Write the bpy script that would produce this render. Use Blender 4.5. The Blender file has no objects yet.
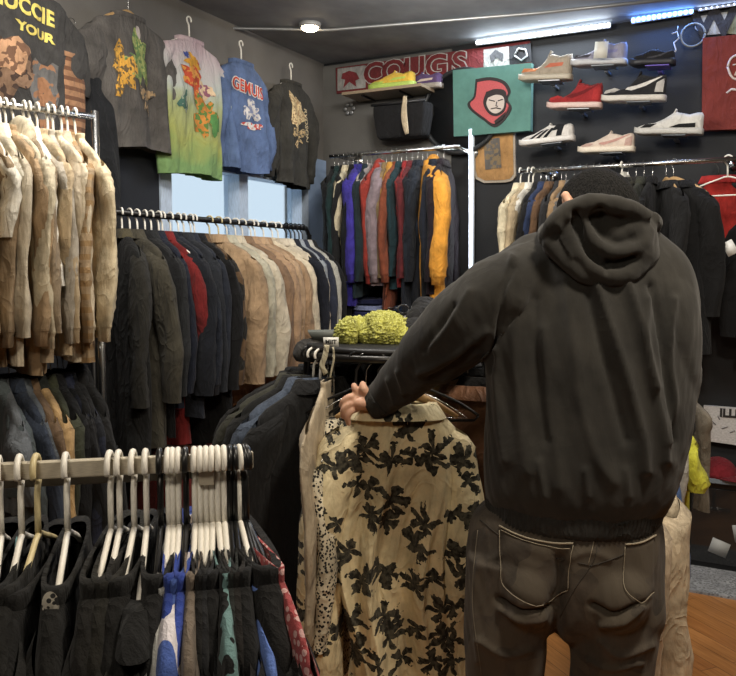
import bpy, bmesh, math, random
import numpy as np
from mathutils import Vector, Matrix
from mathutils.bvhtree import BVHTree

C = bpy.context.scene.collection
PI = math.pi
F, CX, CY, EYE = 800.0, 368.0, 338.0, 1.58
PITCH = math.atan(68 / F)

# ---------------------------------------------------------------- camera
cam_d = bpy.data.cameras.new('camera')
cam = bpy.data.objects.new('camera', cam_d); C.objects.link(cam)
cam_d.sensor_fit = 'HORIZONTAL'; cam_d.sensor_width = 36; cam_d.lens = 36 * F / 736
cam.location = (0, 0, EYE); cam.rotation_euler = (PI / 2 - PITCH, 0, 0)
cam_d.clip_start = 0.05
bpy.context.scene.camera = cam

# ---------------------------------------------------------------- frames of reference
RA = math.radians(-27.8)                       # the room is turned against the camera
UB = Vector((math.cos(RA), math.sin(RA), 0))   # along the back wall, to the right
UL = Vector((-math.sin(RA), math.cos(RA), 0))  # along the left wall, into the corner
CO = Vector((-0.29, 5.4, 0))
HC = 2.93

def R(a, b, z=0.0):
    """room frame: a from the left wall, b out from the back wall"""
    v = CO + UB * a - UL * b; v.z = z; return v
def toR(p):
    d = Vector((p[0], p[1], 0)) - CO
    return d.dot(UB), -d.dot(UL), p[2]
def ray(u, v):
    fw = Vector((0, math.cos(PITCH), -math.sin(PITCH))); up = Vector((0, math.sin(PITCH), math.cos(PITCH)))
    return Vector((1, 0, 0)) * (u - CX) + up * (CY - v) + fw * F
def P(u, v, Y):
    d = ray(u, v); return Vector((0, 0, EYE)) + d * (Y / d.y)
def onB(u, v, b=0.0):
    d = ray(u, v); o = R(0, b) ; n = UL
    t = (o - Vector((0, 0, EYE))).dot(n) / d.dot(n); return Vector((0, 0, EYE)) + d * t
def onL(u, v, a=0.0):
    d = ray(u, v); o = R(a, 0); n = UB
    t = (o - Vector((0, 0, EYE))).dot(n) / d.dot(n); return Vector((0, 0, EYE)) + d * t
def onZ(u, v, z=0.0):
    d = ray(u, v); t = (z - EYE) / d.z; return Vector((0, 0, EYE)) + d * t

# ---------------------------------------------------------------- world, lights, exposure
sc = bpy.context.scene
sc.view_settings.view_transform = 'Standard'; sc.view_settings.look = 'None'
sc.view_settings.gamma = 1.0; sc.view_settings.use_curve_mapping = False
sc.view_settings.exposure = 0.0
w = bpy.data.worlds.new('world'); sc.world = w; w.use_nodes = True
w.node_tree.nodes['Background'].inputs[0].default_value = (0.80, 0.90, 1.0, 1)
w.node_tree.nodes['Background'].inputs[1].default_value = 0.9

def area(name, loc, size, power, col, aim=None, sizey=None, spread=PI):
    l = bpy.data.lights.new(name, 'AREA'); l.size = size; l.energy = power; l.color = col; l.spread = spread
    if sizey: l.shape = 'RECTANGLE'; l.size_y = sizey
    o = bpy.data.objects.new(name, l); C.objects.link(o); o.location = loc
    d = (Vector(aim) - Vector(loc)) if aim is not None else Vector((0, 0, -1))
    o.rotation_euler = d.to_track_quat('-Z', 'Y').to_euler(); return o
WARM = (1.0, 0.89, 0.73); NEUT = (1.0, 0.95, 0.88); COOL = (0.80, 0.90, 1.0)
# rows of ceiling lamps of the shop
area('ceiling_lamp_over_camera', (-0.5, -0.3, 2.86), 0.6, 26, WARM, aim=(-0.25, 1.3, 1.0))
area('ceiling_lamp_mid', (0.75, 1.15, 2.88), 0.25, 34, WARM, aim=(0.6, 1.75, 1.0))
area('ceiling_lamp_centre', (-0.3, 2.3, 2.88), 0.3, 14, NEUT)
area('ceiling_lamp_left', R(1.0, 2.9, 2.88), 0.4, 26, NEUT, aim=R(0.1, 2.2, 1.6))
area('ceiling_lamp_back', R(1.3, 1.3, 2.88), 0.4, 22, NEUT, aim=R(1.2, 0.1, 1.9))
area('ceiling_lamp_right', R(2.6, 1.6, 2.88), 0.4, 20, NEUT, aim=R(2.5, 0.3, 1.2))
area('ceiling_lamp_aisle', R(3.6, 2.0, 2.88), 0.5, 16, WARM)

# ---------------------------------------------------------------- materials
def lin(c):
    o = []; g_ = 0.3 * c[0] + 0.59 * c[1] + 0.11 * c[2]; c = [x * 0.86 + g_ * 0.14 for x in c[:3]]
    for x in c[:3]:
        x = x / 255.0; o.append(x / 12.92 if x <= 0.04045 else ((x + 0.055) / 1.055) ** 2.4)
    return (o[0], o[1], o[2], 1)
_mats = {}
def nt(name):
    m = bpy.data.materials.new(name); m.use_nodes = True; t = m.node_tree
    return m, t, t.nodes['Principled BSDF']
def N(t, kind, **kw):
    n = t.nodes.new(kind)
    for k, v in kw.items():
        if k in n.inputs: n.inputs[k].default_value = v
        else: setattr(n, k, v)
    return n
def ramp(t, stops, interp='LINEAR'):
    r = t.nodes.new('ShaderNodeValToRGB'); e = r.color_ramp.elements; r.color_ramp.interpolation = interp
    e[0].position, e[0].color = stops[0][0], lin(stops[0][1])
    e[1].position, e[1].color = stops[1][0], lin(stops[1][1])
    for p, c in stops[2:]:
        x = e.new(p); x.color = lin(c)
    return r
def mth(t, op, a, b=None):
    n = t.nodes.new('ShaderNodeMath'); n.operation = op
    for i, x in enumerate((a, b)):
        if x is None: continue
        if isinstance(x, (int, float)): n.inputs[i].default_value = x
        else: t.links.new(x, n.inputs[i])
    return n.outputs[0]

def plain(col, rough=0.5, metal=0.0, name='paint', coat=0.0):
    k = ('p', col, rough, metal, coat)
    if k in _mats: return _mats[k]
    m, t, b = nt(name)
    b.inputs['Base Color'].default_value = lin(col); b.inputs['Roughness'].default_value = rough
    b.inputs['Metallic'].default_value = metal; b.inputs['Coat Weight'].default_value = coat
    n = N(t, 'ShaderNodeTexNoise', Scale=35.0, Detail=3.0)
    r = ramp(t, [(0.3, [x * 0.9 for x in col]), (0.7, [min(255, x * 1.07) for x in col])])
    t.links.new(n.outputs['Fac'], r.inputs[0]); t.links.new(r.outputs[0], b.inputs['Base Color'])
    _mats[k] = m; return m
def glow(col, strength, name='light'):
    m, t, b = nt(name)
    b.inputs['Base Color'].default_value = lin(col)
    b.inputs['Emission Color'].default_value = lin(col); b.inputs['Emission Strength'].default_value = strength
    return m
def fabric(col, pattern=None, rough=0.92, wear=0.16, col2=None, scale=1.0, sheen=0.04, bump=1.0):
    k = ('f', tuple(col), pattern, rough, wear, col2, scale, sheen, bump)
    if k in _mats: return _mats[k]
    m, t, b = nt('fabric')
    L = t.links
    b.inputs['Roughness'].default_value = rough
    b.inputs['Sheen Weight'].default_value = sheen; b.inputs['Sheen Roughness'].default_value = 0.6
    b.inputs['Specular IOR Level'].default_value = 0.25
    tc = N(t, 'ShaderNodeTexCoord')
    n1 = N(t, 'ShaderNodeTexNoise', Scale=9.0, Detail=6.0, Roughness=0.65); L.new(tc.outputs['Object'], n1.inputs['Vector'])
    lo = [x * (1 - wear) for x in col]; hi = [min(255, x * (1 + wear) + 3) for x in col]
    r = ramp(t, [(0.32, lo), (0.68, hi)]); L.new(n1.outputs['Fac'], r.inputs[0])
    out = r.outputs[0]
    sep = N(t, 'ShaderNodeSeparateXYZ'); L.new(tc.outputs['Object'], sep.inputs[0])
    X, Y, Z = sep.outputs
    def mix(fac, c2, a):
        mx = t.nodes.new('ShaderNodeMix'); mx.data_type = 'RGBA'
        L.new(fac, mx.inputs['Factor']); L.new(a, mx.inputs['A'])
        if isinstance(c2, (tuple, list)): mx.inputs['B'].default_value = lin(c2)
        else: L.new(c2, mx.inputs['B'])
        return mx.outputs['Result']
    if pattern == 'flower' or pattern == 'smallflower':
        cmb = N(t, 'ShaderNodeCombineXYZ'); L.new(X, cmb.inputs[0])
        L.new(mth(t, 'ADD', Z, 0.0), cmb.inputs[1])
        for k_, (scl, off) in enumerate(((13.5 * scale, 0.0), (17.0 * scale, 3.7))):
            sv = N(t, 'ShaderNodeVectorMath', operation='MULTIPLY_ADD'); L.new(cmb.outputs[0], sv.inputs[0])
            sv.inputs[1].default_value = (scl,) * 3; sv.inputs[2].default_value = (off, off, 0)
            wn = N(t, 'ShaderNodeTexNoise', Scale=1.6, Detail=2.0); L.new(sv.outputs[0], wn.inputs['Vector']); w2 = N(t, 'ShaderNodeVectorMath', operation='MULTIPLY_ADD'); L.new(wn.outputs['Color'], w2.inputs[0]); w2.inputs[1].default_value = (.75, .75, 0); L.new(sv.outputs[0], w2.inputs[2]); sv = w2
            vo = N(t, 'ShaderNodeTexVoronoi', voronoi_dimensions='2D', Scale=1.0, Randomness=1.0); L.new(sv.outputs[0], vo.inputs['Vector'])
            su = N(t, 'ShaderNodeVectorMath', operation='SUBTRACT'); L.new(sv.outputs[0], su.inputs[0]); L.new(vo.outputs['Position'], su.inputs[1])
            s2 = N(t, 'ShaderNodeSeparateXYZ'); L.new(su.outputs[0], s2.inputs[0])
            ang = mth(t, 'ARCTAN2', s2.outputs[1], s2.outputs[0])
            sc_ = N(t, 'ShaderNodeSeparateColor'); L.new(vo.outputs['Color'], sc_.inputs[0])
            ang = mth(t, 'ADD', ang, mth(t, 'MULTIPLY', sc_.outputs[0], 6.28))
            pet = mth(t, 'ABSOLUTE', mth(t, 'COSINE', mth(t, 'MULTIPLY', ang, 2.5 - .5 * k_)))
            pet = mth(t, 'MULTIPLY_ADD', pet, 0.34); t.nodes[-1].inputs[2].default_value = 0.10
            d = mth(t, 'SUBTRACT', vo.outputs['Distance'], pet)
            wob = N(t, 'ShaderNodeTexNoise', Scale=90.0, Detail=2.0); L.new(tc.outputs['Object'], wob.inputs['Vector'])
            d = mth(t, 'ADD', d, mth(t, 'MULTIPLY', mth(t, 'SUBTRACT', wob.outputs['Fac'], 0.5), 0.36))
            fac = mth(t, 'LESS_THAN', d, 0.0)
            if k_: fac = mth(t, 'MULTIPLY', fac, mth(t, 'GREATER_THAN', sc_.outputs[1], 0.55))
            n5 = N(t, 'ShaderNodeTexNoise', Scale=70.0, Detail=2.0); L.new(tc.outputs['Object'], n5.inputs['Vector'])
            cr = ramp(t, [(0.40, col2), (0.62, [min(255, x * 2.1 + 12) for x in col2])]); L.new(n5.outputs['Fac'], cr.inputs[0])
            out = mix(fac, cr.outputs[0], out)
    elif pattern == 'spots':
        vo = N(t, 'ShaderNodeTexVoronoi', Scale=70.0 * scale, Randomness=1.0); L.new(tc.outputs['Object'], vo.inputs['Vector'])
        out = mix(mth(t, 'LESS_THAN', vo.outputs['Distance'], 0.42), col2, out)
    elif pattern == 'plaid':
        for ax, fr in ((Z, 150.0), (Z, 55.0), (X, 120.0)):
            s = mth(t, 'SINE', mth(t, 'MULTIPLY', ax, fr * scale))
            out = mix(mth(t, 'MULTIPLY', mth(t, 'GREATER_THAN', s, 0.55), 0.75), col2, out)
    elif pattern == 'stripes':
        s = mth(t, 'SINE', mth(t, 'MULTIPLY', Z, 160.0 * scale))
        out = mix(mth(t, 'GREATER_THAN', s, 0.2), col2, out)
    elif pattern == 'patches':
        n3 = N(t, 'ShaderNodeTexNoise', Scale=14.0 * scale, Detail=1.5); L.new(tc.outputs['Object'], n3.inputs['Vector'])
        out = mix(mth(t, 'GREATER_THAN', n3.outputs['Fac'], 0.53), col2, out)
    elif pattern == 'tiedye':
        n3 = N(t, 'ShaderNodeTexNoise', Scale=7.0, Detail=5.0); L.new(tc.outputs['Object'], n3.inputs['Vector'])
        zz = mth(t, 'MULTIPLY_ADD', Z, -1.45); t.nodes[-1].inputs[2].default_value = -0.22
        zz = mth(t, 'ADD', zz, mth(t, 'MULTIPLY', n3.outputs['Fac'], 0.35))
        rr = ramp(t, [(0.0, (190, 152, 162)), (0.22, (200, 184, 186)), (0.42, (184, 192, 184)), (0.60, (166, 174, 120)), (0.80, (164, 170, 88)), (0.97, (118, 156, 92))])
        L.new(zz, rr.inputs[0]); out = rr.outputs[0]
    elif pattern == 'denim':
        n3 = N(t, 'ShaderNodeTexNoise', Scale=260.0, Detail=2.0); L.new(tc.outputs['Object'], n3.inputs['Vector'])
        out = mix(mth(t, 'MULTIPLY', mth(t, 'GREATER_THAN', n3.outputs['Fac'], 0.56), 0.35), [min(255, x * 1.25 + 5) for x in col], out)
    L.new(out, b.inputs['Base Color'])
    n2 = N(t, 'ShaderNodeTexNoise', Scale=420.0, Detail=2.0); L.new(tc.outputs['Object'], n2.inputs['Vector'])
    mpp = N(t, 'ShaderNodeMapping'); mpp.inputs['Scale'].default_value = (26.0, 26.0, 7.0); L.new(tc.outputs['Object'], mpp.inputs[0])
    n4 = N(t, 'ShaderNodeTexNoise', Scale=1.0, Detail=4.0, Distortion=1.2); L.new(mpp.outputs[0], n4.inputs['Vector'])
    mp6 = N(t, 'ShaderNodeMapping'); mp6.inputs['Scale'].default_value = (9.0, 9.0, 5.0); mp6.inputs['Rotation'].default_value = (.5, .4, .2); L.new(tc.outputs['Object'], mp6.inputs[0])
    n6 = N(t, 'ShaderNodeTexNoise', Scale=1.0, Detail=2.5, Distortion=1.6); L.new(mp6.outputs[0], n6.inputs['Vector'])
    cre = mth(t, 'POWER', mth(t, 'ABSOLUTE', mth(t, 'SUBTRACT', n6.outputs['Fac'], 0.5)), 0.6)
    ad = mth(t, 'ADD', mth(t, 'ADD', mth(t, 'MULTIPLY', n2.outputs['Fac'], 0.10), n4.outputs['Fac']), mth(t, 'MULTIPLY', cre, -1.1))
    bp = N(t, 'ShaderNodeBump', Strength=0.6 * bump, Distance=0.020 * bump); L.new(ad, bp.inputs['Height']); L.new(bp.outputs[0], b.inputs['Normal'])
    _mats[k] = m; return m
def glassy(col=(230, 240, 245), rough=0.05):
    m, t, b = nt('glass'); b.inputs['Base Color'].default_value = lin(col)
    b.inputs['Transmission Weight'].default_value = 1.0; b.inputs['Roughness'].default_value = rough; b.inputs['IOR'].default_value = 1.1
    return m
CHROME = plain((190, 190, 188), 0.25, 1.0, 'chrome')
BLACKM = plain((18, 18, 19), 0.4, 0.3, 'black_metal')
WHITEP = plain((236, 231, 219), 0.38, 0.0, 'white_plastic')
CREAMP = plain((208, 190, 138), 0.4, 0.0, 'cream_plastic')
BLACKP = plain((20, 20, 21), 0.35, 0.0, 'black_plastic')
WOOD = plain((186, 146, 92), 0.45, 0.0, 'hanger_wood')

# ---------------------------------------------------------------- mesh building
class MB:
    def __init__(s): s.v, s.f = [], []
    def add(s, vs, fs):
        o = len(s.v); s.v += [tuple(x) for x in vs]; s.f += [tuple(i + o for i in f) for f in fs]; return s
    def grid(s, G, closed=True, cap=False):
        """G: rows x cols x 3"""
        G = np.asarray(G); n, m = G.shape[:2]; o = len(s.v)
        s.v += [tuple(x) for x in G.reshape(-1, 3)]
        mm = m if closed else m - 1
        for i in range(n - 1):
            for j in range(mm):
                k = (j + 1) % m
                s.f.append((o + i * m + j, o + i * m + k, o + (i + 1) * m + k, o + (i + 1) * m + j))
        if cap:
            s.f.append(tuple(o + j for j in range(m))[::-1]); s.f.append(tuple(o + (n - 1) * m + j for j in range(m)))
        return s
    def box(s, c, d, rot=None):
        M = rot or Matrix.Identity(3); vs = []
        for x in (-1, 1):
            for y in (-1, 1):
                for z in (-1, 1): vs.append(Vector(c) + M @ Vector((x * d[0] / 2, y * d[1] / 2, z * d[2] / 2)))
        return s.add(vs, [(0, 1, 3, 2), (4, 6, 7, 5), (0, 4, 5, 1), (2, 3, 7, 6), (0, 2, 6, 4), (1, 5, 7, 3)])
    def tube(s, pts, r, n=8, cap=True, flat=None, up=None):
        """r: number or list; flat: (scale along side, scale along other)"""
        pts = [Vector(p) for p in pts]; m = len(pts)
        rs = r if isinstance(r, (list, tuple)) else [r] * m
        t0 = (pts[1] - pts[0]).normalized()
        ref = Vector(up) if up else (Vector((0, 0, 1)) if abs(t0.z) < 0.9 else Vector((0, 1, 0)))
        a = t0.cross(ref).normalized(); rows = []
        for i in range(m):
            t = (pts[min(i + 1, m - 1)] - pts[max(i - 1, 0)]).normalized()
            a = (a - t * a.dot(t)).normalized(); b = t.cross(a)
            fx, fy = flat or (1, 1)
            rows.append([pts[i] + a * (math.cos(2 * PI * k / n) * rs[i] * fx) + b * (math.sin(2 * PI * k / n) * rs[i] * fy) for k in range(n)])
        return s.grid(np.array([[list(p) for p in r_] for r_ in rows]), True, cap)
    def ball(s, c, r, n=16, M=None):
        c = np.array(c); r = (r, r, r) if isinstance(r, (int, float)) else r; rows = []
        for i in range(n + 1):
            th = PI * (0.001 + 0.998 * i / n); row = []
            for j in range(2 * n):
                ph = PI * j / n; p = Vector((math.sin(th) * math.cos(ph) * r[0], math.sin(th) * math.sin(ph) * r[1], math.cos(th) * r[2]))
                if M: p = M @ p
                row.append(c + np.array(p))
            rows.append(row)
        return s.grid(np.array(rows), True, True)
    def mesh(s, name):
        me = bpy.data.meshes.new(name); me.from_pydata(s.v, [], s.f); me.update()
        bm = bmesh.new(); bm.from_mesh(me); bmesh.ops.recalc_face_normals(bm, faces=bm.faces); bm.to_mesh(me); bm.free()
        return me
    def build(s, name, mat, parent=None, smooth=True, bevel=0):
        me = s.mesh(name); me.materials.append(mat)
        if smooth: me.shade_smooth()
        o = bpy.data.objects.new(name, me); C.objects.link(o)
        if parent: o.parent = parent
        if bevel:
            b = o.modifiers.new('bevel', 'BEVEL'); b.width = bevel; b.segments = 2; b.limit_method = 'ANGLE'
        return o
def cr(pts, n=6):
    """Catmull-Rom through points (any dimension)"""
    p = np.array([list(x) for x in pts], float); p = np.vstack([2 * p[0] - p[1], p, 2 * p[-1] - p[-2]]); out = []
    for i in range(1, len(p) - 2):
        for k in range(n):
            t = k / n; a, b, c, d = p[i - 1:i + 3]
            out.append(0.5 * (2 * b + (c - a) * t + (2 * a - 5 * b + 4 * c - d) * t * t + (3 * b - a - 3 * c + d) * t ** 3))
    out.append(p[-2]); return np.array(out)
def smtube(mb, pts, rs, n=14, k=5, flat=None, up=None):
    q = cr([list(p) + [r] for p, r in zip(pts, rs)], k)
    return mb.tube([Vector(x[:3]) for x in q], [float(max(0.002, x[3])) for x in q], n, True, flat, up)

def tag(o, label=None, cat=None, group=None, kind=None):
    if label: o['label'] = label
    if cat: o['category'] = cat
    if group: o['group'] = group
    if kind: o['kind'] = kind
    return o
def empty(name, loc, rz=0.0, label=None, cat=None, group=None):
    o = bpy.data.objects.new(name, None); C.objects.link(o); o.location = loc; o.rotation_euler = (0, 0, rz)
    o.empty_display_size = 0.05
    return tag(o, label, cat, group)
def struct(o): o['kind'] = 'structure'; return o

def remesh(mb, voxel, smooth=4, disp=None):
    """fuse overlapping closed shapes into one continuous surface"""
    me = mb.mesh('tmp'); o = bpy.data.objects.new('tmp', me); C.objects.link(o)
    m = o.modifiers.new('r', 'REMESH'); m.mode = 'VOXEL'; m.voxel_size = voxel; m.adaptivity = 0
    if smooth:
        s = o.modifiers.new('s', 'SMOOTH'); s.factor = 0.5; s.iterations = smooth
    dg = bpy.context.evaluated_depsgraph_get(); ev = o.evaluated_get(dg)
    out = bpy.data.meshes.new_from_object(ev); bpy.data.objects.remove(o)
    if disp:
        n = len(out.vertices); co = np.empty(n * 3); no = np.empty(n * 3)
        out.vertices.foreach_get('co', co); out.vertices.foreach_get('normal', no)
        co = co.reshape(-1, 3); no = no.reshape(-1, 3)
        co = disp(co, no); out.vertices.foreach_set('co', co.ravel()); out.update()
    out.shade_smooth(); return out
def meshobj(name, me, mat, parent=None):
    me.materials.clear(); me.materials.append(mat); me.name = name
    o = bpy.data.objects.new(name, me); C.objects.link(o)
    if parent: o.parent = parent
    return o

def text_mesh(s, size, ext=0.0, mat=None, name='lettering', parent=None, M=None, bold=0.0, sx=1.0):
    """letters as one mesh, centred, in the local XZ plane facing -Y"""
    cu = bpy.data.curves.new('t', 'FONT'); cu.body = s; cu.size = size; cu.align_x = 'CENTER'; cu.align_y = 'CENTER'
    cu.extrude = ext; cu.offset = bold; cu.resolution_u = 3
    o = bpy.data.objects.new('t', cu); C.objects.link(o)
    dg = bpy.context.evaluated_depsgraph_get()
    me = bpy.data.meshes.new_from_object(o.evaluated_get(dg)); bpy.data.objects.remove(o)
    for v in me.vertices: v.co = (v.co.x * sx, -v.co.z, v.co.y)
    ob = meshobj(name, me, mat, parent)
    if M is not None: ob.matrix_local = M
    return ob
def fbm(x, y, z, seed=0, octs=3):
    """cheap smooth pseudo-noise from sines, works on arrays"""
    r = np.random.RandomState(seed); s = 0; a = 1.0; f = 1.0
    for _ in range(octs):
        for _k in range(3):
            d = r.normal(size=3); d /= np.linalg.norm(d)
            s = s + a * np.sin(f * (d[0] * x + d[1] * y + d[2] * z) + r.uniform(0, 6.28)) / 3
        a *= 0.55; f *= 2.1
    return s
# ---------------------------------------------------------------- hangers and garments
_hm = {}
def hanger_mesh(style, hk, half, rr):
    k = (style, hk, half, rr)
    if k in _hm: return _hm[k]
    hook = [(math.cos(a) * rr, 0, math.sin(a) * rr) for a in np.linspace(math.radians(-25), math.radians(185), 12)]
    hook += [(-rr * 0.75, 0, -rr * 0.8), (-0.002, 0, -rr * 1.7), (0, 0, -hk)]
    arm = [(0, 0, -hk), (half * 0.25, 0, -hk - 0.014), (half * 0.62, 0, -hk - 0.040), (half, 0, -hk - 0.078)]
    if style == 'plastic':
        r = 0.0042; b = MB(); b.tube(cr(hook, 2), r, 8)
        full = cr([(-x, y, z) for x, y, z in arm[::-1]] + arm[1:], 4); b.tube(full, r, 8)
        b.tube([(-half, 0, -hk - 0.078), (-half + 0.012, 0, -hk - 0.092), (half - 0.012, 0, -hk - 0.092), (half, 0, -hk - 0.078)], r, 8)
        me = (b.mesh('clothes_hanger'), None)
    else:
        h = MB(); h.tube(cr(hook, 2), 0.0016, 6); b = MB()
        if style == 'wire':
            full = cr([(-x, y, z) for x, y, z in arm[::-1]] + arm[1:], 4); b.tube(full, 0.0016, 6); b.tube([(-half, 0, -hk - 0.078), (half, 0, -hk - 0.078)], 0.0016, 6)
        else:
            full = cr([(-x, y, z) for x, y, z in arm[::-1]] + arm[1:], 4); n = len(full)
            b.tube(full, [0.006 + 0.010 * math.sin(PI * i / (n - 1)) for i in range(n)], 10, flat=(0.55, 1.0), up=(0, 0, 1))
        me = (b.mesh('clothes_hanger'), h.mesh('hook'))
    for m in me:
        if m: m.shade_smooth()
    _hm[k] = me; return me
HMAT = {'white': ('plastic', WHITEP, 'white plastic'), 'cream': ('plastic', CREAMP, 'cream plastic'), 'black': ('plastic', BLACKP, 'black plastic'),
        'wire': ('wire', CHROME, 'thin metal'), 'wood': ('wood', WOOD, 'wooden')}
def hanger(style, loc, yaw, label, group=None, hk=0.085, half=0.19, rr=0.019, z=0.0):
    kind, mat, _ = HMAT[style]
    b, h = hanger_mesh(kind, hk, half, rr)
    if not b.materials: b.materials.append(mat)
    if b.materials[0] is not mat:
        k = (style, hk, half, rr)
        if k not in _hm:
            c = b.copy(); c.materials.clear(); c.materials.append(mat); _hm[k] = (c, h)
        b, h = _hm[k]
    o = bpy.data.objects.new('clothes_hanger', b); C.objects.link(o); o.location = loc; o.rotation_euler = (0, 0, yaw)
    tag(o, label, 'hanger', group)
    if h:
        if not h.materials: h.materials.append(CHROME)
        q = bpy.data.objects.new('hook', h); C.objects.link(q); q.parent = o
    return o

def body_grid(L, sw, hemw, th, nz, seed, neck=0.062, fold=1.0, top=-0.08, drop=0.085, na=48, flare=0.0):
    rs = np.random.RandomState(seed)
    if neck > .08: rows = [(top - 0.022, neck * 0.94, th * 0.6), (top - 0.027, neck, th * 0.7), (top - 0.033, neck * 1.08, th * 0.72), (top - 0.041, neck * 1.22, th * 0.74),
            (top - drop * 0.75, sw * 0.88, th * 0.8), (top - drop, sw, th * 0.85), (top - drop - 0.03, sw * 1.03, th * 0.95)]
    else: rows = [(top + 0.012, neck * 0.9, th * 0.5), (top, neck, th * 0.6), (top - 0.015, neck * 1.35, th * 0.66), (top - 0.035, sw * 0.6, th * 0.7),
            (top - drop * 0.75, sw * 0.88, th * 0.8), (top - drop, sw, th * 0.85), (top - drop - 0.03, sw * 1.03, th * 0.95)]
    z1 = top - drop - 0.03; z2 = top - L
    for i in range(1, nz + 1):
        s = i / nz
        ww = sw * 0.97 + (hemw - sw * 0.97) * s + flare * s * s
        rows.append((z1 + (z2 - z1) * s, ww, th * (1.0 + 0.12 * math.sin(s * 3))))
    th_ = np.linspace(0, 2 * PI, na, endpoint=False); c, s_ = np.cos(th_), np.sin(th_)
    k1, k2, k3 = rs.uniform(14, 22), rs.uniform(28, 44), rs.uniform(60, 85); p = rs.uniform(0, 6.28, 8); tw = rs.uniform(-0.5, 0.5)
    lean = rs.uniform(-0.03, 0.03)
    G = []
    for (z, w_, t_) in rows:
        g = min(1.0, max(0.0, (top - 0.03 - z) / 0.30)); g2 = min(1, max(0, (top - drop - z) / (L * 0.8)))
        x = w_ * np.sign(c) * np.abs(c) ** 0.75
        y = t_ * np.sign(s_) * np.abs(s_) ** 0.6
        side = (s_ > 0) * 1.7
        rg = lambda q: 1.2 - 2.2 * np.abs(np.sin(q / 2)) ** 0.7
        f = rg(k1 * x + p[0] + side + tw * z * 10) + 0.7 * rg(k2 * x + p[1] + side * 2 + tw * z * 7 + 1.5 * np.sin(4 * z + p[2])) + 0.35 * np.sin(k3 * x + p[3] + z * 9)
        y = y + f * fold * g * 0.011
        x = x * (1 - 0.06 * fold * g2) + fold * g * 0.006 * np.sin(9 * z + p[4] + side) + lean * g2
        zz = z + g2 * 0.010 * np.sin(k1 * 0.7 * x + p[5]) + 0 * x
        G.append(np.stack([x, y + 0.01 * g2 * math.sin(z * 5 + p[6]), zz], 1))
    return np.array(G)
def sleeve_grid(side, sw, top, drop, length, th, seed, r0=0.075, r1=0.045, swing=0.0, n=24, fwd=0.0):
    rs = np.random.RandomState(seed * 2 + (side > 0) + 5); rows = []
    k = max(6, int(length / 0.028)); p = rs.uniform(0, 6.28, 6); rs_f = rs.uniform(7, 15); out = rs.uniform(0.0, 0.05) + swing
    for i in range(k + 1):
        s = i / k
        cx = side * (sw * 0.93 + out * math.sin(s * PI * 0.6) + 0.02 * min(1, s * 4)); cz = top - drop * 0.88 - 0.03 - length * s
        cy = 0.012 * math.sin(s * 4 + p[0]) + fwd * s
        rx = (r0 + (r1 - r0) * s); ry = min(rx, th * 1.0) * (1.0 if s < 0.92 else 0.85)
        th_ = np.linspace(0, 2 * PI, n, endpoint=False)
        x = np.cos(th_) * rx * (1 + 0.07 * np.sin(3 * th_ + 9 * s + p[2])); y = np.sin(th_) * ry * (1 + 0.2 * np.sin(2 * th_ + 7 * s + p[3]))
        if length > 0.15:
            wr = 1.0 - np.abs(np.sin(1.5 * th_ + s * rs_f + p[4] + np.sin(th_ * 2 + p[5]))) ** 0.6 * 1.4 + 0.5 * math.sin(s * 9 + p[1])
            x = x + np.cos(th_) * wr * 0.0045; y = y + np.sin(th_) * wr * 0.006
        tilt = 0.45 * max(0, 1 - s * 5)          # the armhole end leans into the shoulder
        rows.append(np.stack([cx + x * math.cos(tilt) , cy + y, cz + side * -x * math.sin(tilt) + 0 * x], 1))
    rows.insert(0, rows[0] * np.array([0.90, 0.6, 1]) + np.array([0, 0, 0.03]))
    return np.array(rows)
KIND = {  # shoulder half width, hem half width, sleeve length, sleeve radii, collar
    'sweater': (0.205, 0.22, 0.54, 0.070, 0.042, 'band'), 'hoodie': (0.215, 0.23, 0.55, 0.078, 0.048, 'hood'),
    'jacket': (0.205, 0.225, 0.56, 0.075, 0.052, 'fold'), 'coat': (0.215, 0.26, 0.58, 0.080, 0.058, 'fold'),
    'shirt': (0.200, 0.22, 0.55, 0.065, 0.044, 'fold'), 'tee': (0.215, 0.235, 0.20, 0.085, 0.080, 'band'), 'vest': (0.185, 0.22, 0, 0, 0, 'fold')}
SLK = [1.0]
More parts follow.
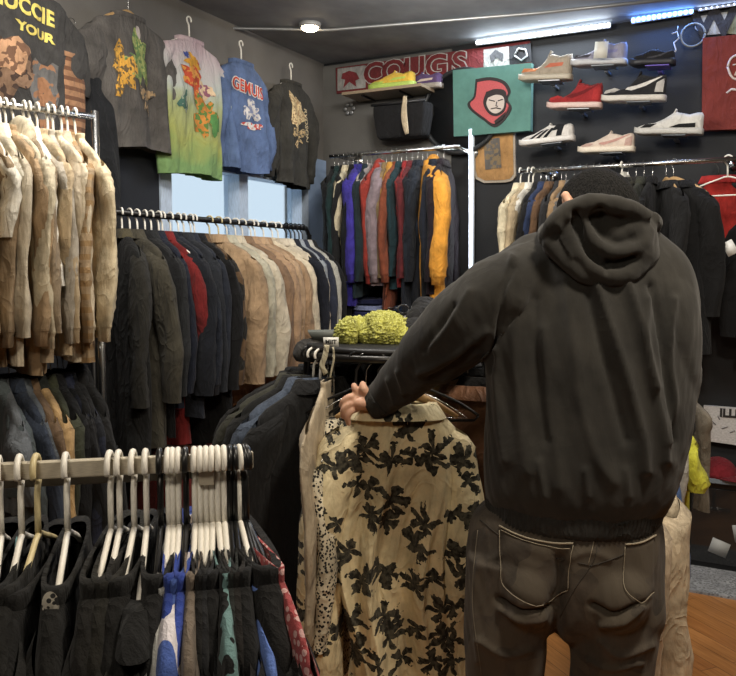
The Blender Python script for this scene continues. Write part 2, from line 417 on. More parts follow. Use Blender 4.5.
def garment(kind, mat, loc, yaw, label, cat=None, group=None, L=0.70, th=0.03, seed=0, fold=1.0, hk=0.085, sleeve_mat=None, name=None,
            sl=None, wide=1.0, flare=0.0, collar_mat=None, trim=None, neck=0.062, fwd=0.0, swing=0.0, nz=16, na=48):
    sw, hw, slen, r0, r1, col = KIND[kind]; sw *= wide; hw *= wide
    if sl is not None: slen = sl
    slen *= SLK[0]
    top = -hk + 0.004; drop = 0.085
    G = body_grid(L, sw, hw, th, nz, seed, fold=fold, top=top, drop=drop, neck=neck, flare=flare, na=na)
    o = MB().grid(G).build(name or kind, mat); o.location = loc; o.rotation_euler = (0, 0, yaw)
    tag(o, label, cat or kind, group)
    if slen:
        for s in (-1, 1):
            MB().grid(sleeve_grid(s, sw, top, drop, slen, th * 0.95, seed, r0, r1, fwd=fwd, swing=swing)).build('sleeve', sleeve_mat or mat, o)
            if kind in ('sweater', 'hoodie'):
                g = sleeve_grid(s, sw, top, drop, slen, th * 0.95, seed, r0, r1, fwd=fwd, swing=swing)[-1]
                c = g.mean(0); MB().grid(np.array([c + (g - c) * q - np.array([0, 0, dz]) for q, dz in ((1.02, -0.004), (0.80, 0.012), (0.78, 0.045), (0.6, 0.047))])).build('cuff', sleeve_mat or mat, o)
    cm = collar_mat or mat; g = G[1]
    if col == 'band':
        rows = [g * np.array([1.06, 1.15, 1]) + np.array([0, 0, z]) for z in (-0.006, 0.006, 0.014)]
        rows.append(g * np.array([0.9, 0.9, 1]) + np.array([0, 0, 0.012])); MB().grid(np.array(rows)).build('neckband', cm, o)
    elif col == 'fold':
        rows = [g * np.array([1.0, 1.0, 1]) + np.array([0, 0, z]) for z in (-0.01, 0.014)]
        rows.append(g * np.array([1.3, 1.2, 1]) + np.array([0, 0, 0.013])); rows.append(g * np.array([1.6, 1.7, 1]) + np.array([0, 0, -0.026]))
        MB().grid(np.array(rows)).build('collar', cm, o)
    elif col == 'hood':
        b = MB(); b.ball((0, th * 0.6, top - 0.035), (0.105, max(0.035, th * 0.9), 0.085), 12)
        q = b.build('hood', cm, o)
        co = np.array([v.co for v in q.data.vertices]); d = 0.010 * fbm(co[:, 0] * 30, co[:, 1] * 30, co[:, 2] * 30, seed)
        for v, k in zip(q.data.vertices, d): v.co *= 1.0; v.co.z += k; v.co.y += k * 0.6
    if trim:   # coloured strip down the front opening
        hh = max(2, int(L / 0.05)); rows = []
        fr = G[3:, int(na * 0.75)]
        rows = [[p + np.array([dx, -0.004, 0]) for dx in (-0.012, 0.012)] for p in fr]
        rows2 = [[p + np.array([dx, 0.006, 0]) for dx in (0.012, -0.012)] for p in fr]
        MB().grid(np.array([a + b for a, b in zip(rows, rows2)]), True, True).build('placket', trim, o)
    return o
def yaw_for(pos, half, du):
    """turn the hanger so its near arm tip shows du pixels beside the hook"""
    u0 = pos.x / pos.y * F; best = None
    for k in range(-90, 91):
        a = math.radians(k); x = pos.x + half * math.sin(a); y = pos.y - half * math.cos(a)
        e = abs(x / y * F - (u0 + du))
        if best is None or e < best[0]: best = (e, a)
    return best[1] - PI / 2        # local +X points at the near tip
def row(items, A, B, group, phrase, style='white', du=None, perp=None, L=0.7, hk=0.085, th=0.035, seed=0, half=0.19, hgroup=None, jit=0.1, rr=0.019, fold=1.0, Lk=1.0):
    """items: (t along the rail, garment description, kind, material, options)"""
    rnd = random.Random(seed)
    for i, it in enumerate(items):
        t, desc, kind, mat, op = it; op = dict(op)
        pos = Vector(A).lerp(Vector(B), t)
        d_ = op.pop('du', du)
        yw = yaw_for(pos, half, d_) if d_ is not None else perp
        yw += rnd.uniform(-jit, jit) + op.pop('yaw', 0)
        st = op.pop('style', style); ln = op.pop('L', L * rnd.uniform(0.95, 1.05)); hk_ = op.pop('hk', hk)
        cat = op.pop('cat', None); th_ = op.pop('th', th); gd = op.pop('gdrop', 0.0); f_ = op.pop('fold', fold)
        if desc:
            garment(kind, mat, pos - Vector((0, 0, gd)), yw, desc + ' ' + phrase, cat, group, L=ln * Lk, th=th_, seed=seed * 100 + i, hk=hk_, fold=f_, **op)
            hl = f'{HMAT[st][2]} hanger holding the {desc} {phrase}'
        else: hl = f'empty {HMAT[st][2]} hanger {op.get("hdesc", "")} {phrase}'
        if len(hl.split()) > 16: hl = hl.replace(' hanger holding the', ' hanger of the').replace(' plastic hanger', ' hanger').replace('thin metal hanger', 'metal hanger')
        if len(hl.split()) > 16: hl = hl.replace(' rail', '')
        hanger(st, pos, yw, hl, hgroup or group.replace('clothes', 'hangers'), round(hk_, 3), half, rr)
def fa(c, *a, **k):
    g_ = sum(c) / 3; return fabric(tuple(x * .72 + g_ * .28 for x in c), *a, **k)
def f(c, *a, **k):
    if max(c) < 75: c = [x * .78 for x in c]
    return fabric(tuple(c), *a, **k)
# ================================================================ the room
AW, BW = 5.4, 7.4
RM = Matrix.Rotation(RA, 3, 'Z')
def rbox(name, a0, a1, b0, b1, z0, z1, mat, parent=None, bevel=0):
    c = R((a0 + a1) / 2, (b0 + b1) / 2, (z0 + z1) / 2)
    return MB().box(c, (a1 - a0, b1 - b0, z1 - z0), RM).build(name, mat, parent, smooth=False, bevel=bevel)
# floor
m, t, b = nt('wood_floor'); _mats['floor'] = m
tc = N(t, 'ShaderNodeTexCoord'); mp = N(t, 'ShaderNodeMapping'); mp.inputs['Rotation'].default_value = (0, 0, -RA + math.radians(12))
t.links.new(tc.outputs['Object'], mp.inputs[0])
br = N(t, 'ShaderNodeTexBrick', Scale=1.0); br.inputs['Brick Width'].default_value = 1.1; br.inputs['Row Height'].default_value = 0.085
br.inputs['Mortar Size'].default_value = 0.0015; br.inputs['Color1'].default_value = lin((196, 132, 68)); br.inputs['Color2'].default_value = lin((176, 112, 54)); br.inputs['Mortar'].default_value = lin((96, 58, 28))
t.links.new(mp.outputs[0], br.inputs['Vector'])
mp2 = N(t, 'ShaderNodeMapping'); mp2.inputs['Scale'].default_value = (2.0, 30, 1); t.links.new(mp.outputs[0], mp2.inputs[0])
ns = N(t, 'ShaderNodeTexNoise', Scale=3.0, Detail=6.0); t.links.new(mp2.outputs[0], ns.inputs['Vector'])
rr_ = ramp(t, [(0.3, (205, 190, 170)), (0.7, (255, 255, 255))]); t.links.new(ns.outputs['Fac'], rr_.inputs[0])
mx = t.nodes.new('ShaderNodeMix'); mx.data_type = 'RGBA'; mx.blend_type = 'MULTIPLY'; mx.inputs['Factor'].default_value = 0.8
t.links.new(br.outputs[0], mx.inputs['A']); t.links.new(rr_.outputs[0], mx.inputs['B']); t.links.new(mx.outputs['Result'], b.inputs['Base Color'])
b.inputs['Roughness'].default_value = 0.35
struct(rbox('floor', -0.1, AW + .1, -0.1, BW + .1, -0.1, 0, m))
struct(rbox('ceiling', -0.1, AW + .1, -0.1, BW + .1, HC, HC + 0.1, plain((140, 145, 150), 0.8)))
def wallmat(c):
    m, t, b = nt('wall_paint'); b.inputs['Roughness'].default_value = 0.75
    n = N(t, 'ShaderNodeTexNoise', Scale=2.5, Detail=5.0); r = ramp(t, [(0.3, [x * 0.88 for x in c]), (0.7, [x * 1.08 for x in c])])
    tc = N(t, 'ShaderNodeTexCoord'); t.links.new(tc.outputs['Object'], n.inputs['Vector']); t.links.new(n.outputs['Fac'], r.inputs[0]); t.links.new(r.outputs[0], b.inputs['Base Color'])
    n2 = N(t, 'ShaderNodeTexNoise', Scale=180.0, Detail=3.0); bp = N(t, 'ShaderNodeBump', Strength=0.25, Distance=0.004); t.links.new(tc.outputs['Object'], n2.inputs['Vector']); t.links.new(n2.outputs['Fac'], bp.inputs['Height']); t.links.new(bp.outputs[0], b.inputs['Normal'])
    return m
GREYW = wallmat((108, 104, 98)); DARKW = wallmat((27, 29, 32)); NAVYW = wallmat((26, 30, 38)); SKYLITW = wallmat((150, 176, 214)); LITGREYW = wallmat((98, 96, 92))
WB0, WB1, WZ0, WZ1 = 0.30, 1.56, 0.85, 2.16
# left wall as one mesh with the window hole
lw = MB()
for (b0, b1, z0, z1) in ((-0.1, WB0, 0, HC), (WB1, BW + .1, 0, HC), (WB0, WB1, 0, WZ0), (WB0, WB1, WZ1, HC)):
    lw.box(R(-0.06, (b0 + b1) / 2, (z0 + z1) / 2), (0.12, b1 - b0, z1 - z0), RM)
struct(lw.build('wall_left', GREYW, smooth=False))
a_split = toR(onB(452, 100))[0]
struct(rbox('wall_back', -0.1, AW + .1, -0.12, 0, 0, HC, DARKW))
struct(rbox('wall_back_lit', 0.0, a_split, 0.0, 0.012, 0.0, toR(onB(345, 64))[2], LITGREYW))            # lamplit part of the back wall, its light put into the grey
struct(rbox('wall_right', AW, AW + 0.12, 0, BW, 0, HC, GREYW)); struct(rbox('wall_front', 0, AW, BW, BW + 0.12, 0, HC, GREYW))
# navy panel on the near part of the left wall, sky light put into the blue wall colour beside the window
s0 = toR(onL(162, 100))[1]; zt = toR(onL(70, 28))[2]
struct(rbox('trim_2', 0.0, 0.02, WB1 + 0.03, 4.9, 0.0, 2.50, NAVYW))
struct(rbox('wall_left_skylit', 0.0, 0.02, 0.0, WB0 - 0.02, 0.0, 2.30, SKYLITW))
# window
wf = empty('window_1', R(0, (WB0 + WB1) / 2, WZ0)); struct(wf)
def wbox(name, b0, b1, z0, z1, a0, a1, mat):
    o = rbox(name, a0, a1, b0, b1, z0, z1, mat); o.parent = wf; o.matrix_parent_inverse = wf.matrix_basis.inverted(); return o
FR = plain((186, 204, 226), 0.45, 0, 'window_frame')
for z0, z1 in ((WZ0 - .05, WZ0 + .03), (WZ1 - .05, WZ1 + .05)): wbox('window_frame', WB0 - .05, WB1 + .05, z0, z1, -.08, .03, FR)
for b0 in (WB0 - .05, WB1 - .03, (WB0 + WB1) / 2 - .035): wbox('window_frame', b0, b0 + 0.08, WZ0 + .03, WZ1 - .05, -.08, .03, FR)
GL, t, b = nt('window_glass')
b.inputs['Base Color'].default_value = (0.86, 0.95, 1, 1); b.inputs['Transmission Weight'].default_value = 1; b.inputs['Roughness'].default_value = 0.35; b.inputs['IOR'].default_value = 1.05
wbox('window_pane', WB0 + .03, WB1 - .03, WZ0 + .03, WZ1 - .05, -.05, -.045, GL)
# ceiling conduit and ceiling light
b = MB(); cp = [onZ(40, 26, HC - .02), onZ(150, 27, HC - .02), onZ(330, 30, HC - .02), onZ(540, 13, HC - .02), onZ(700, -4, HC - .02)]
b.tube(cp, 0.009, 8); o = b.build('conduit', plain((150, 152, 152), 0.4, 0.6)); tag(o, 'thin pale metal conduit running across the dark ceiling', 'pipe')
lp = onZ(310, 29, HC - .03)
L0 = empty('ceiling_light', (lp.x, lp.y, HC), 0, 'small round lit ceiling light with a starry warm glow', 'light')
MB().tube([(0, 0, 0), (0, 0, -.022)], 0.06, 20).build('housing', plain((160, 160, 158), .4), L0)
MB().ball((0, 0, -.022), (0.048, 0.048, 0.022), 10).build('bulb', glow((255, 225, 180), 30), L0)
# light strips
def led_strip(p0, p1, col, stg, label, power, name='led_strip', n=26, r=0.006, w=0.030, nrm=None):
    p0, p1 = Vector(p0), Vector(p1); d = (p1 - p0); e = empty(name, p0, 0, label, 'light')
    nrm = Vector(nrm or -UL); 
    q = MB(); q.tube([Vector((0, 0, 0)), d], w / 2, 8, flat=(1, 0.35), up=nrm); q.build('housing', plain((200, 203, 206), .4), e)
    q = MB()
    for i in range(n):
        c = d * ((i + 0.5) / n) + nrm * 0.008; q.ball(c, (r, r, r * 1.3) if abs(d.normalized().z) < .5 else (r, r, d.length / n * 0.42), 6)
    tag(q.build('diode_row', glow(col, stg), e), kind='stuff')
    mid = (p0 + p1) / 2 + nrm * 0.03
    l = area('strip_light', mid, d.length, power, tuple(lin(col)[:3]), aim=mid + nrm * 0.55 - Vector((0, 0, 1)) if abs(d.normalized().z) < .5 else mid + nrm, sizey=0.02)
    dn = d.normalized(); z = -((nrm * 0.55 - Vector((0, 0, 1))).normalized() if abs(dn.z) < .5 else nrm.normalized())
    z = (z - dn * z.dot(dn)).normalized(); y = z.cross(dn)
    l.matrix_world = Matrix(((dn.x, y.x, z.x, mid.x), (dn.y, y.y, z.y, mid.y), (dn.z, y.z, z.z, mid.z), (0, 0, 0, 1)))
    return e
led_strip(onB(476, 43, .05), onB(611, 25, .05), (226, 240, 255), 7, 'white strip of lights along the top of the back wall', 9, n=34, r=.010, w=.034)
led_strip(onB(631, 21, .05), onB(694, 11, .05), (90, 150, 255), 12, 'short blue strip of lights beside the white one', 3.5, n=12, r=.011, w=.034)
led_strip(onB(698, 10, .05), onB(790, -4, .05), (180, 205, 255), 6, 'thin dim strip of lights over the letter pennant', 2, n=16, r=.004, w=.016)
te = led_strip(onB(472, 272, .04), onB(472, 128, .04), (235, 245, 255), 2, 'upright white tube light on the back wall under the teal canvas', 5, name='tube_light', n=2, r=.004, w=.032)
q = MB(); q.tube([-UL * .02 + Vector((0, 0, .01)), onB(472, 130, .04) - onB(472, 272, .04) - UL * .02], .013, 12); q.build('diffuser', glow((225, 238, 255), 1.1), te)

# ================================================================ rails and stands
def pipe(e, name, pts, r=0.0125, mat=None, n=12, **k):
    q = MB(); q.tube([Vector(p) - e.location for p in pts], r, n, **k); return q.build(name, mat or BLACKM, e)
# A: stand at far left with two rails
A0, A1 = P(-46, 91, 2.38), P(86, 109, 2.66); A1.z = A0.z = 2.08
e = empty('garment_rack', (A0.x, A0.y, 0), 0, 'double chrome garment rack holding beige tops over dark clothes', 'clothes rack')
dA = (A1 - A0).normalized()
pipe(e, 'rail', [A0 - dA * .05, A1 + dA * .03], 0.011, CHROME)
LA0, LA1 = P(-40, 352, 2.3), P(84, 350, 2.62); LA0.z = LA1.z = P(40, 352, 2.48).z
pipe(e, 'rail', [LA0, LA1 + dA * .03], 0.011, CHROME)
for q in (A0 - dA * .05, A1 + dA * .03): pipe(e, 'post', [(q.x, q.y, 0.03), (q.x, q.y, 2.10)], 0.012, CHROME)
pn = Vector((-dA.y, dA.x, 0))
for q in (A0 - dA * .05, A1 + dA * .03): pipe(e, 'foot', [(q.x - pn.x * .25, q.y - pn.y * .25, .025), (q.x + pn.x * .25, q.y + pn.y * .25, .025)], 0.014, CHROME)
# B: black rail in front of the window
B0, B1 = onL(112, 208, .33), onL(304, 222, .33); B0.z = B1.z = 1.815
B1 = onL(304, 217, .33); B1.z = 1.815
e = empty('garment_rack', (B0.x, B0.y, 0), 0, 'long black garment rack standing before the window', 'clothes rack')
pipe(e, 'rail', [B0 - UL * .12, B1 + UL * .02, B1 + UL * .05 - Vector((0, 0, .04)), B1 + UL * .055 - Vector((0, 0, .3))], 0.013)
pipe(e, 'rail', [B0 - UL * .12 + Vector((0, 0, -.97)), B1 + UL * .05 + Vector((0, 0, -.97))], 0.010)
for q in (B0 - UL * .12, B1 + UL * .055): pipe(e, 'post', [(q.x, q.y, 0.03), (q.x, q.y, 1.78)], 0.013)
for q in (B0 - UL * .12, B1 + UL * .055): pipe(e, 'foot', [(q.x - UB.x * .22, q.y - UB.y * .22, .025), (q.x + UB.x * .3, q.y + UB.y * .3, .025)], 0.014)
# C: wall mounted rail, D: the same further right
def wall_rail(p0, p1, label, brk):
    e = empty('wall_rail', p0, 0, label, 'clothes rail')
    pipe(e, 'rail', [p0, p1], 0.012, CHROME)
    for q in brk:
        qq = Vector(p0).lerp(p1, q); a, b_, z = toR(qq)
        pipe(e, 'bracket', [qq, R(a, 0.02, z)], 0.010, CHROME); 
        pipe(e, 'flange', [R(a, 0.03, z), R(a, 0.013, z)], 0.035, CHROME, 18)
    return e
C0, C1 = onB(330, 159, .30), onB(460, 148, .30); C0.z = C1.z = 2.28
wall_rail(C0, C1, 'chrome wall rail of bright coats under the crimson banner', (0.06, 0.97))
D0, D1 = onB(518, 173, .30), onB(760, 160, .30); D0.z = D1.z = 2.12
wall_rail(D0, D1, 'chrome wall rail of dark coats under the sneakers', (0.1, 0.9))
# ================================================================ hanging clothes
PB, PD = RA, RA - PI / 2
def ev(items, t0=0.0, t1=1.0, seed=1, j=0.25):
    r = random.Random(seed); n = len(items); out = []
    for i, it in enumerate(items):
        t = t0 + (t1 - t0) * (i + 0.5 + r.uniform(-j, j)) / n; out.append((t,) + it)
    return out
TAN, CRM, KHK = (178, 146, 100), (206, 192, 160), (160, 140, 102)
rowA = [
 ('mustard khaki fleece', 'sweater', fa((176, 142, 84)), {}), ('dark tan knit', 'sweater', fa((150, 120, 80)), {'L': .78}), ('ivory short sleeved shirt', 'shirt', fa((214, 204, 180)), {'L': .6, 'sl': .25}),
 ('oatmeal zip jacket', 'jacket', fa((190, 172, 138)), {}), ('cream camouflage shirt', 'shirt', fa((206, 196, 170), 'patches', col2=(186, 172, 142), scale=2), {'sl': .3}), ('camel long sweatshirt', 'sweater', fa((170, 132, 84)), {'L': .8}),
 ('pale sand hoodie', 'hoodie', fa((200, 182, 142)), {'L': .68}), ('brown khaki work shirt', 'shirt', fa((146, 120, 84)), {'L': .76}), ('off white denim jacket', 'jacket', fa((216, 208, 188), 'denim'), {'L': .58, 'sl': .4}),
 ('wheat crewneck', 'sweater', fa((190, 160, 112)), {'L': .74}), ('stone grey sweatshirt', 'sweater', fa((172, 160, 138)), {}), ('light biscuit pullover', 'sweater', fa((204, 184, 146)), {'L': .77}),
 ('dusty beige overshirt', 'shirt', fa((176, 156, 122)), {'L': .75}), ('caramel striped jumper', 'sweater', fa((172, 138, 92), 'stripes', col2=(150, 118, 76)), {'L': .79}), ('butter cream crewneck sweater', 'sweater', fa((214, 190, 140)), {'L': .70, 'fold': .5, 'yaw': .05})]
SLK[0] = .9
row(ev(rowA, 0.05, 0.93, 3), A0, A1, 'beige clothes on the upper left rail', "on the chrome rack's top rail", du=18, Lk=.90, L=.74, th=.022, seed=1, hgroup='hangers on the upper left rail')
SLK[0] = 1.0
rowLA = [
 ('pale mint shirt', 'shirt', f((66, 74, 76)), {'L': .3}), ('pale tee', 'tee', f((84, 88, 92)), {'L': .35}), ('faded blue denim jacket', 'jacket', f((46, 56, 74), 'denim'), {}), ('slate grey overshirt', 'shirt', f((74, 80, 86)), {}),
 ('brown canvas jacket', 'jacket', f((96, 74, 52)), {}), ('tan work jacket with dark collar', 'jacket', f((166, 132, 84)), {'collar_mat': f((40, 44, 40))}), ('moss green jacket', 'jacket', f((62, 66, 46)), {}),
 ('black nylon jacket', 'jacket', f((18, 19, 22)), {}), ('navy checked fleece', 'jacket', f((34, 40, 62), 'patches', col2=(16, 18, 24)), {}), ('black puffer', 'coat', f((15, 15, 16)), {'L': .8}), ('charcoal zip hoodie', 'hoodie', f((30, 30, 31)), {}),
 ('black coat with a tan lining strip', 'coat', f((20, 19, 18)), {'L': .85, 'trim': f((170, 130, 82))})]
row(ev(rowLA, 0.2, 0.98, 4), LA0, LA1, 'dark clothes on the lower left rail', "on the chrome rack's lower rail", du=22, L=.70, th=.028, seed=2, style='wire', hgroup='hangers on the lower left rail')
rowB = [
 ('long black parka with an olive shoulder', 'coat', f((20, 20, 19)), {'L': 1.0, 'collar_mat': fabric((66, 60, 42)), 'sleeve_mat': fabric((34, 32, 26)), 'du': 14}), ('grey brown herringbone coat', 'coat', fabric((58, 54, 43)), {'L': .95}), ('black bomber', 'jacket', f((16, 17, 19)), {'L': .9}), ('khaki piped track jacket', 'jacket', f((34, 36, 38)), {'trim': f((150, 130, 90)), 'L': .85}),
 ('navy fleece', 'jacket', f((26, 32, 50)), {'L': .8}), ('deep red windbreaker', 'jacket', f((112, 24, 24)), {'L': .98, 'wide': .92, 'th': .026}), ('dark navy work coat', 'coat', f((22, 26, 36)), {'L': .85}),
 ('ink blue cardigan', 'sweater', f((30, 36, 50)), {'L': .72}), ('charcoal chore coat', 'coat', f((38, 42, 50)), {'L': .75}), ('slate navy jacket', 'jacket', f((36, 42, 56)), {'L': .72}), ('black cotton parka', 'coat', f((15, 15, 17)), {'L': 1.02}),
 ('dark camouflage jacket', 'jacket', f((90, 66, 42), 'patches', col2=(30, 28, 24)), {'L': .8}),
 ('camel trench with cuff straps', 'coat', fa((168, 128, 82)), {'th': .05, 'fold': 1.8, 'du': 36, 'L': .72, 'style': 'cream'}), ('pale khaki field jacket', 'jacket', fa((170, 162, 132)), {'th': .05, 'fold': 1.8, 'du': 36, 'L': .62, 'style': 'cream'}), ('washed sand jacket', 'jacket', fa((186, 170, 138)), {'th': .05, 'fold': 1.8, 'du': 36, 'L': .66}),
 ('brown suede jacket', 'jacket', fa((130, 92, 58)), {'th': .05, 'fold': 1.8, 'du': 36, 'L': .7}), ('light brown corduroy coat', 'coat', fa((168, 124, 80)), {'th': .05, 'fold': 1.8, 'du': 36, 'L': .9}), ('tan canvas jacket', 'jacket', fa((176, 134, 88)), {'th': .05, 'fold': 1.8, 'du': 36, 'L': .78}), ('honey brown anorak', 'jacket', fa((158, 116, 72)), {'th': .05, 'fold': 1.8, 'du': 36, 'L': .82}),
 ('cream wool jumper', 'sweater', fa((196, 176, 138)), {'th': .05, 'fold': 1.8, 'du': 36, 'L': .95}), ('light oatmeal coat', 'coat', fa((190, 172, 140)), {'th': .05, 'fold': 1.8, 'du': 36, 'L': .92}), ('beige poplin shirt', 'shirt', fa((196, 182, 152)), {'th': .05, 'fold': 1.8, 'du': 36, 'L': .9}),
 ('dark indigo jacket', 'jacket', f((26, 30, 44)), {'L': .95, 'style': 'black'}), ('cool grey shirt', 'shirt', f((130, 136, 142)), {'L': .7, 'style': 'black'}), ('navy shirt with pale back', 'shirt', f((44, 50, 70)), {'L': .85, 'style': 'black'}), ('pale grey flannel', 'shirt', f((158, 156, 146)), {'L': .7, 'style': 'black'}), ('black wool blazer', 'jacket', f((18, 19, 23)), {'L': .95, 'style': 'black'})]
row(ev(rowB[:12], 0.02, 0.37, 5) + ev(rowB[12:22], 0.40, 0.84, 5) + ev(rowB[22:], 0.86, 1.0, 5), B0, B1, 'clothes on the window rack', 'on the window rack', du=27, Lk=.93, L=.9, th=.036, seed=3, style='white', hgroup='hangers on the window rack')
# short things on the lower bar of the window rack
rowLB = [('dark maroon shorts', 'vest', fabric((90, 26, 24)), {'L': .36}), ('rust brown top', 'vest', f((110, 56, 32)), {'L': .38}), ('brick red top', 'vest', f((120, 36, 28)), {'L': .4}), ('pale blue top', 'vest', fabric((110, 126, 170)), {'L': .42}), ('bronze brown top', 'vest', f((92, 66, 38)), {'L': .4}), ('wine red top', 'vest', f((94, 20, 24)), {'L': .42}), ('dull orange top', 'vest', f((130, 66, 34)), {'L': .4})]
row(ev(rowLB, 0.12, 0.9, 6), B0 - Vector((0, 0, .97)), B1 - Vector((0, 0, .97)), 'small clothes low under the window rack', 'low under the window rack', perp=PB, L=.4, th=.07, seed=4, style='wire', hgroup='hangers low under the window rack', half=.17)
rowC = [
 ('black pullover', 'sweater', f((16, 18, 22)), {'L': .85}), ('dark teal green jacket', 'jacket', f((26, 56, 56)), {'L': .8}), ('black coat with cream sleeve', 'coat', f((18, 18, 20)), {'sleeve_mat': f((30, 30, 32)), 'L': .98, 'trim': f((196, 184, 150))}), ('cream lined jacket', 'jacket', f((190, 178, 146)), {'L': .5}), ('midnight black coat', 'coat', f((16, 17, 22)), {'L': 1.0}),
 ('bright violet blue fleece', 'sweater', f((56, 46, 150)), {'L': .92, 'th': .05, 'wide': 1.12}), ('royal blue jacket', 'jacket', f((38, 38, 120)), {'L': .8}), ('dark petrol coat', 'coat', f((28, 48, 56)), {'L': .86}),
 ('pale grey zip sweater', 'sweater', f((140, 132, 130)), {'L': .72, 'yaw': -.1}), ('coral red hooded jacket', 'hoodie', f((150, 46, 36)), {'L': .42}), ('mauve grey sweatshirt', 'sweater', f((128, 112, 118)), {'L': .8, 'th': .05, 'wide': 1.12}), ('olive tan jacket', 'jacket', f((120, 98, 62)), {'L': .74}),
 ('golden yellow shirt', 'shirt', f((178, 124, 40)), {'L': .6}), ('rust brown fleece', 'sweater', f((128, 62, 38)), {'L': .95}), ('dark teal shirt', 'shirt', f((30, 62, 70)), {'L': .8}), ('scarlet jacket', 'jacket', f((142, 32, 34)), {'L': .80}), ('dull maroon jacket', 'jacket', f((96, 30, 34)), {'L': .86}),
 ('deep navy parka', 'coat', f((22, 28, 40)), {'L': .95}), ('slate blue jacket', 'jacket', f((34, 42, 56)), {'L': .9}), ('bright mustard orange fleece', 'hoodie', f((214, 142, 38)), {'L': .88, 'th': .055, 'swing': .05, 'du': 6, 'wide': 1.15}),
 ('black ski jacket', 'jacket', f((22, 24, 30)), {'L': .86}), ('navy and white track jacket', 'jacket', f((30, 36, 52)), {'L': .8, 'trim': f((190, 190, 190))}), ('plum black coat', 'coat', f((36, 24, 34)), {'L': .84})]
row(ev(rowC, 0.02, 0.90, 7, .15), C0, C1, 'bright coats on the back wall rail', 'on the rail below the banner', du=-7, Lk=.9, L=.85, th=.028, seed=5, style='wire', hgroup='hangers on the middle wall rail')
rowD = [
 ('cream quilted jacket', 'jacket', f((196, 184, 152)), {'L': .7, 'style': 'white'}), ('sand coloured coat', 'coat', f((170, 150, 116)), {'L': .72, 'style': 'white'}), ('white lined jacket', 'jacket', f((200, 196, 184)), {'L': .6, 'style': 'white'}), ('black satin jacket', 'jacket', f((18, 18, 20)), {}),
 ('navy blue jacket', 'jacket', f((34, 48, 82)), {}), ('brown leather jacket', 'jacket', f((96, 68, 44)), {}), ('dark grey pea coat', 'coat', f((46, 46, 48)), {}), ('faded tan duster', 'coat', f((140, 112, 78)), {}), ('ash grey jacket', 'jacket', f((90, 88, 86)), {}), ('dim black anorak', 'jacket', f((20, 21, 22)), {}),
 ('dusty rose cardigan', 'sweater', f((120, 82, 80)), {}), ('charcoal wool coat', 'coat', f((44, 43, 42)), {}), ('pink grey fleece', 'sweater', f((140, 108, 104)), {}), ('black zip jacket', 'jacket', f((16, 16, 17)), {}), ('ivory satin jacket', 'jacket', f((196, 192, 174)), {'L': .5}), ('white hooded jacket', 'hoodie', f((188, 184, 170)), {'L': .5, 'style': 'white'}),
 ('black leather coat', 'coat', f((17, 17, 18)), {}), ('dark sequin jacket', 'jacket', f((52, 50, 40), 'spots', col2=(20, 20, 18)), {}), ('grey green army coat', 'coat', f((60, 62, 50)), {}), ('plain black overcoat', 'coat', f((18, 18, 19)), {'L': .9})]
row(ev(rowD, 0.0, 0.60, 8, .2), D0, D1, 'coats on the right wall rail', 'on the rail below the sneakers', perp=PD - .1, L=.82, th=.028, seed=6, style='wire', hgroup='hangers on the right wall rail')
# the large black coat facing the room and the pieces by the red shirt
pj = Vector(D0).lerp(D1, .675)
garment('coat', f((20, 20, 21)), pj, PD + 1.05, 'big black wool coat turned towards the room on a wooden hanger', 'coat', None, L=.86, th=.05, seed=77, fold=1.2, wide=.92, neck=.085)
hanger('wood', pj, PD + 1.05, 'wooden hanger in the big black wool coat', None)
pj = Vector(D0).lerp(D1, .645)
garment('jacket', f((24, 24, 25)), pj, PD + .45, 'black jacket on a wooden hanger beside the big black wool coat', 'jacket', None, L=.78, th=.035, seed=78, neck=.085)
hanger('wood', pj, PD + .45, 'wooden hanger in the black jacket beside the big black coat', None)
pj = onB(728, 166, .27); pj.z = 2.125
hanger('white', pj, RA - .1, 'white plastic hanger beside the bright red shirt', None, half=.2)
garment('jacket', f((24, 24, 26)), pj - Vector((0, 0, .16)) + UB * .27, RA - .2, 'black leather jacket with a white tag by the red shirt', 'jacket', None, L=.7, th=.06, seed=79, hk=.06)
q = MB().box(Vector((0, 0, 0)), (.05, .004, .07)).build('price_tag', plain((220, 220, 214))); q.location = onB(730, 248, .42); q.rotation_euler = (0, -.5, RA); tag(q, 'white paper tag hanging on the leather jacket by the red shirt', 'tag')
pj = onB(719, 162, .10)
garment('shirt', f((170, 36, 30)), pj, RA, 'bright red shirt hanging flat on the dark wall at the right', 'shirt', None, L=.50, th=.02, seed=80, sl=0, wide=.50)
hanger('black', pj, RA, 'black hanger holding the bright red shirt on the right wall', None, half=.08)
# ================================================================ things on the walls
def front_decal(o, quads_fn, name, mat, off=0.003, side=-1):
    """lay a flat local XZ mesh onto the front of a garment"""
    me = o.data; bt = BVHTree.FromPolygons([v.co for v in me.vertices], [tuple(p.vertices) for p in me.polygons])
    q = quads_fn
    for v in q.vertices:
        h = bt.ray_cast(Vector((v.co.x, side * 1.0, v.co.z)), Vector((0, -side, 0)))
        v.co.y = (h[0].y if h[0] else 0) + side * off
    return meshobj(name, q, mat, o)
def blob(cx, cz, rx, rz, seed=0, rough=0.18, n=26, rings=5, cut=None):
    b = MB(); r = np.random.RandomState(seed); ph = r.uniform(0, 6.28, 5); rows = []
    for i in range(rings + 1):
        s = max(0.02, i / rings); row = []
        for j in range(n):
            a = 2 * PI * j / n; k = 1 + rough * (math.sin(3 * a + ph[0]) + .8 * math.sin(5 * a + ph[1]) + .6 * math.sin(8 * a + ph[2]))
            row.append((cx + rx * s * k * math.cos(a), 0, cz + rz * s * k * math.sin(a)))
        rows.append(row)
    b.grid(np.array(rows)); return b.mesh('print')
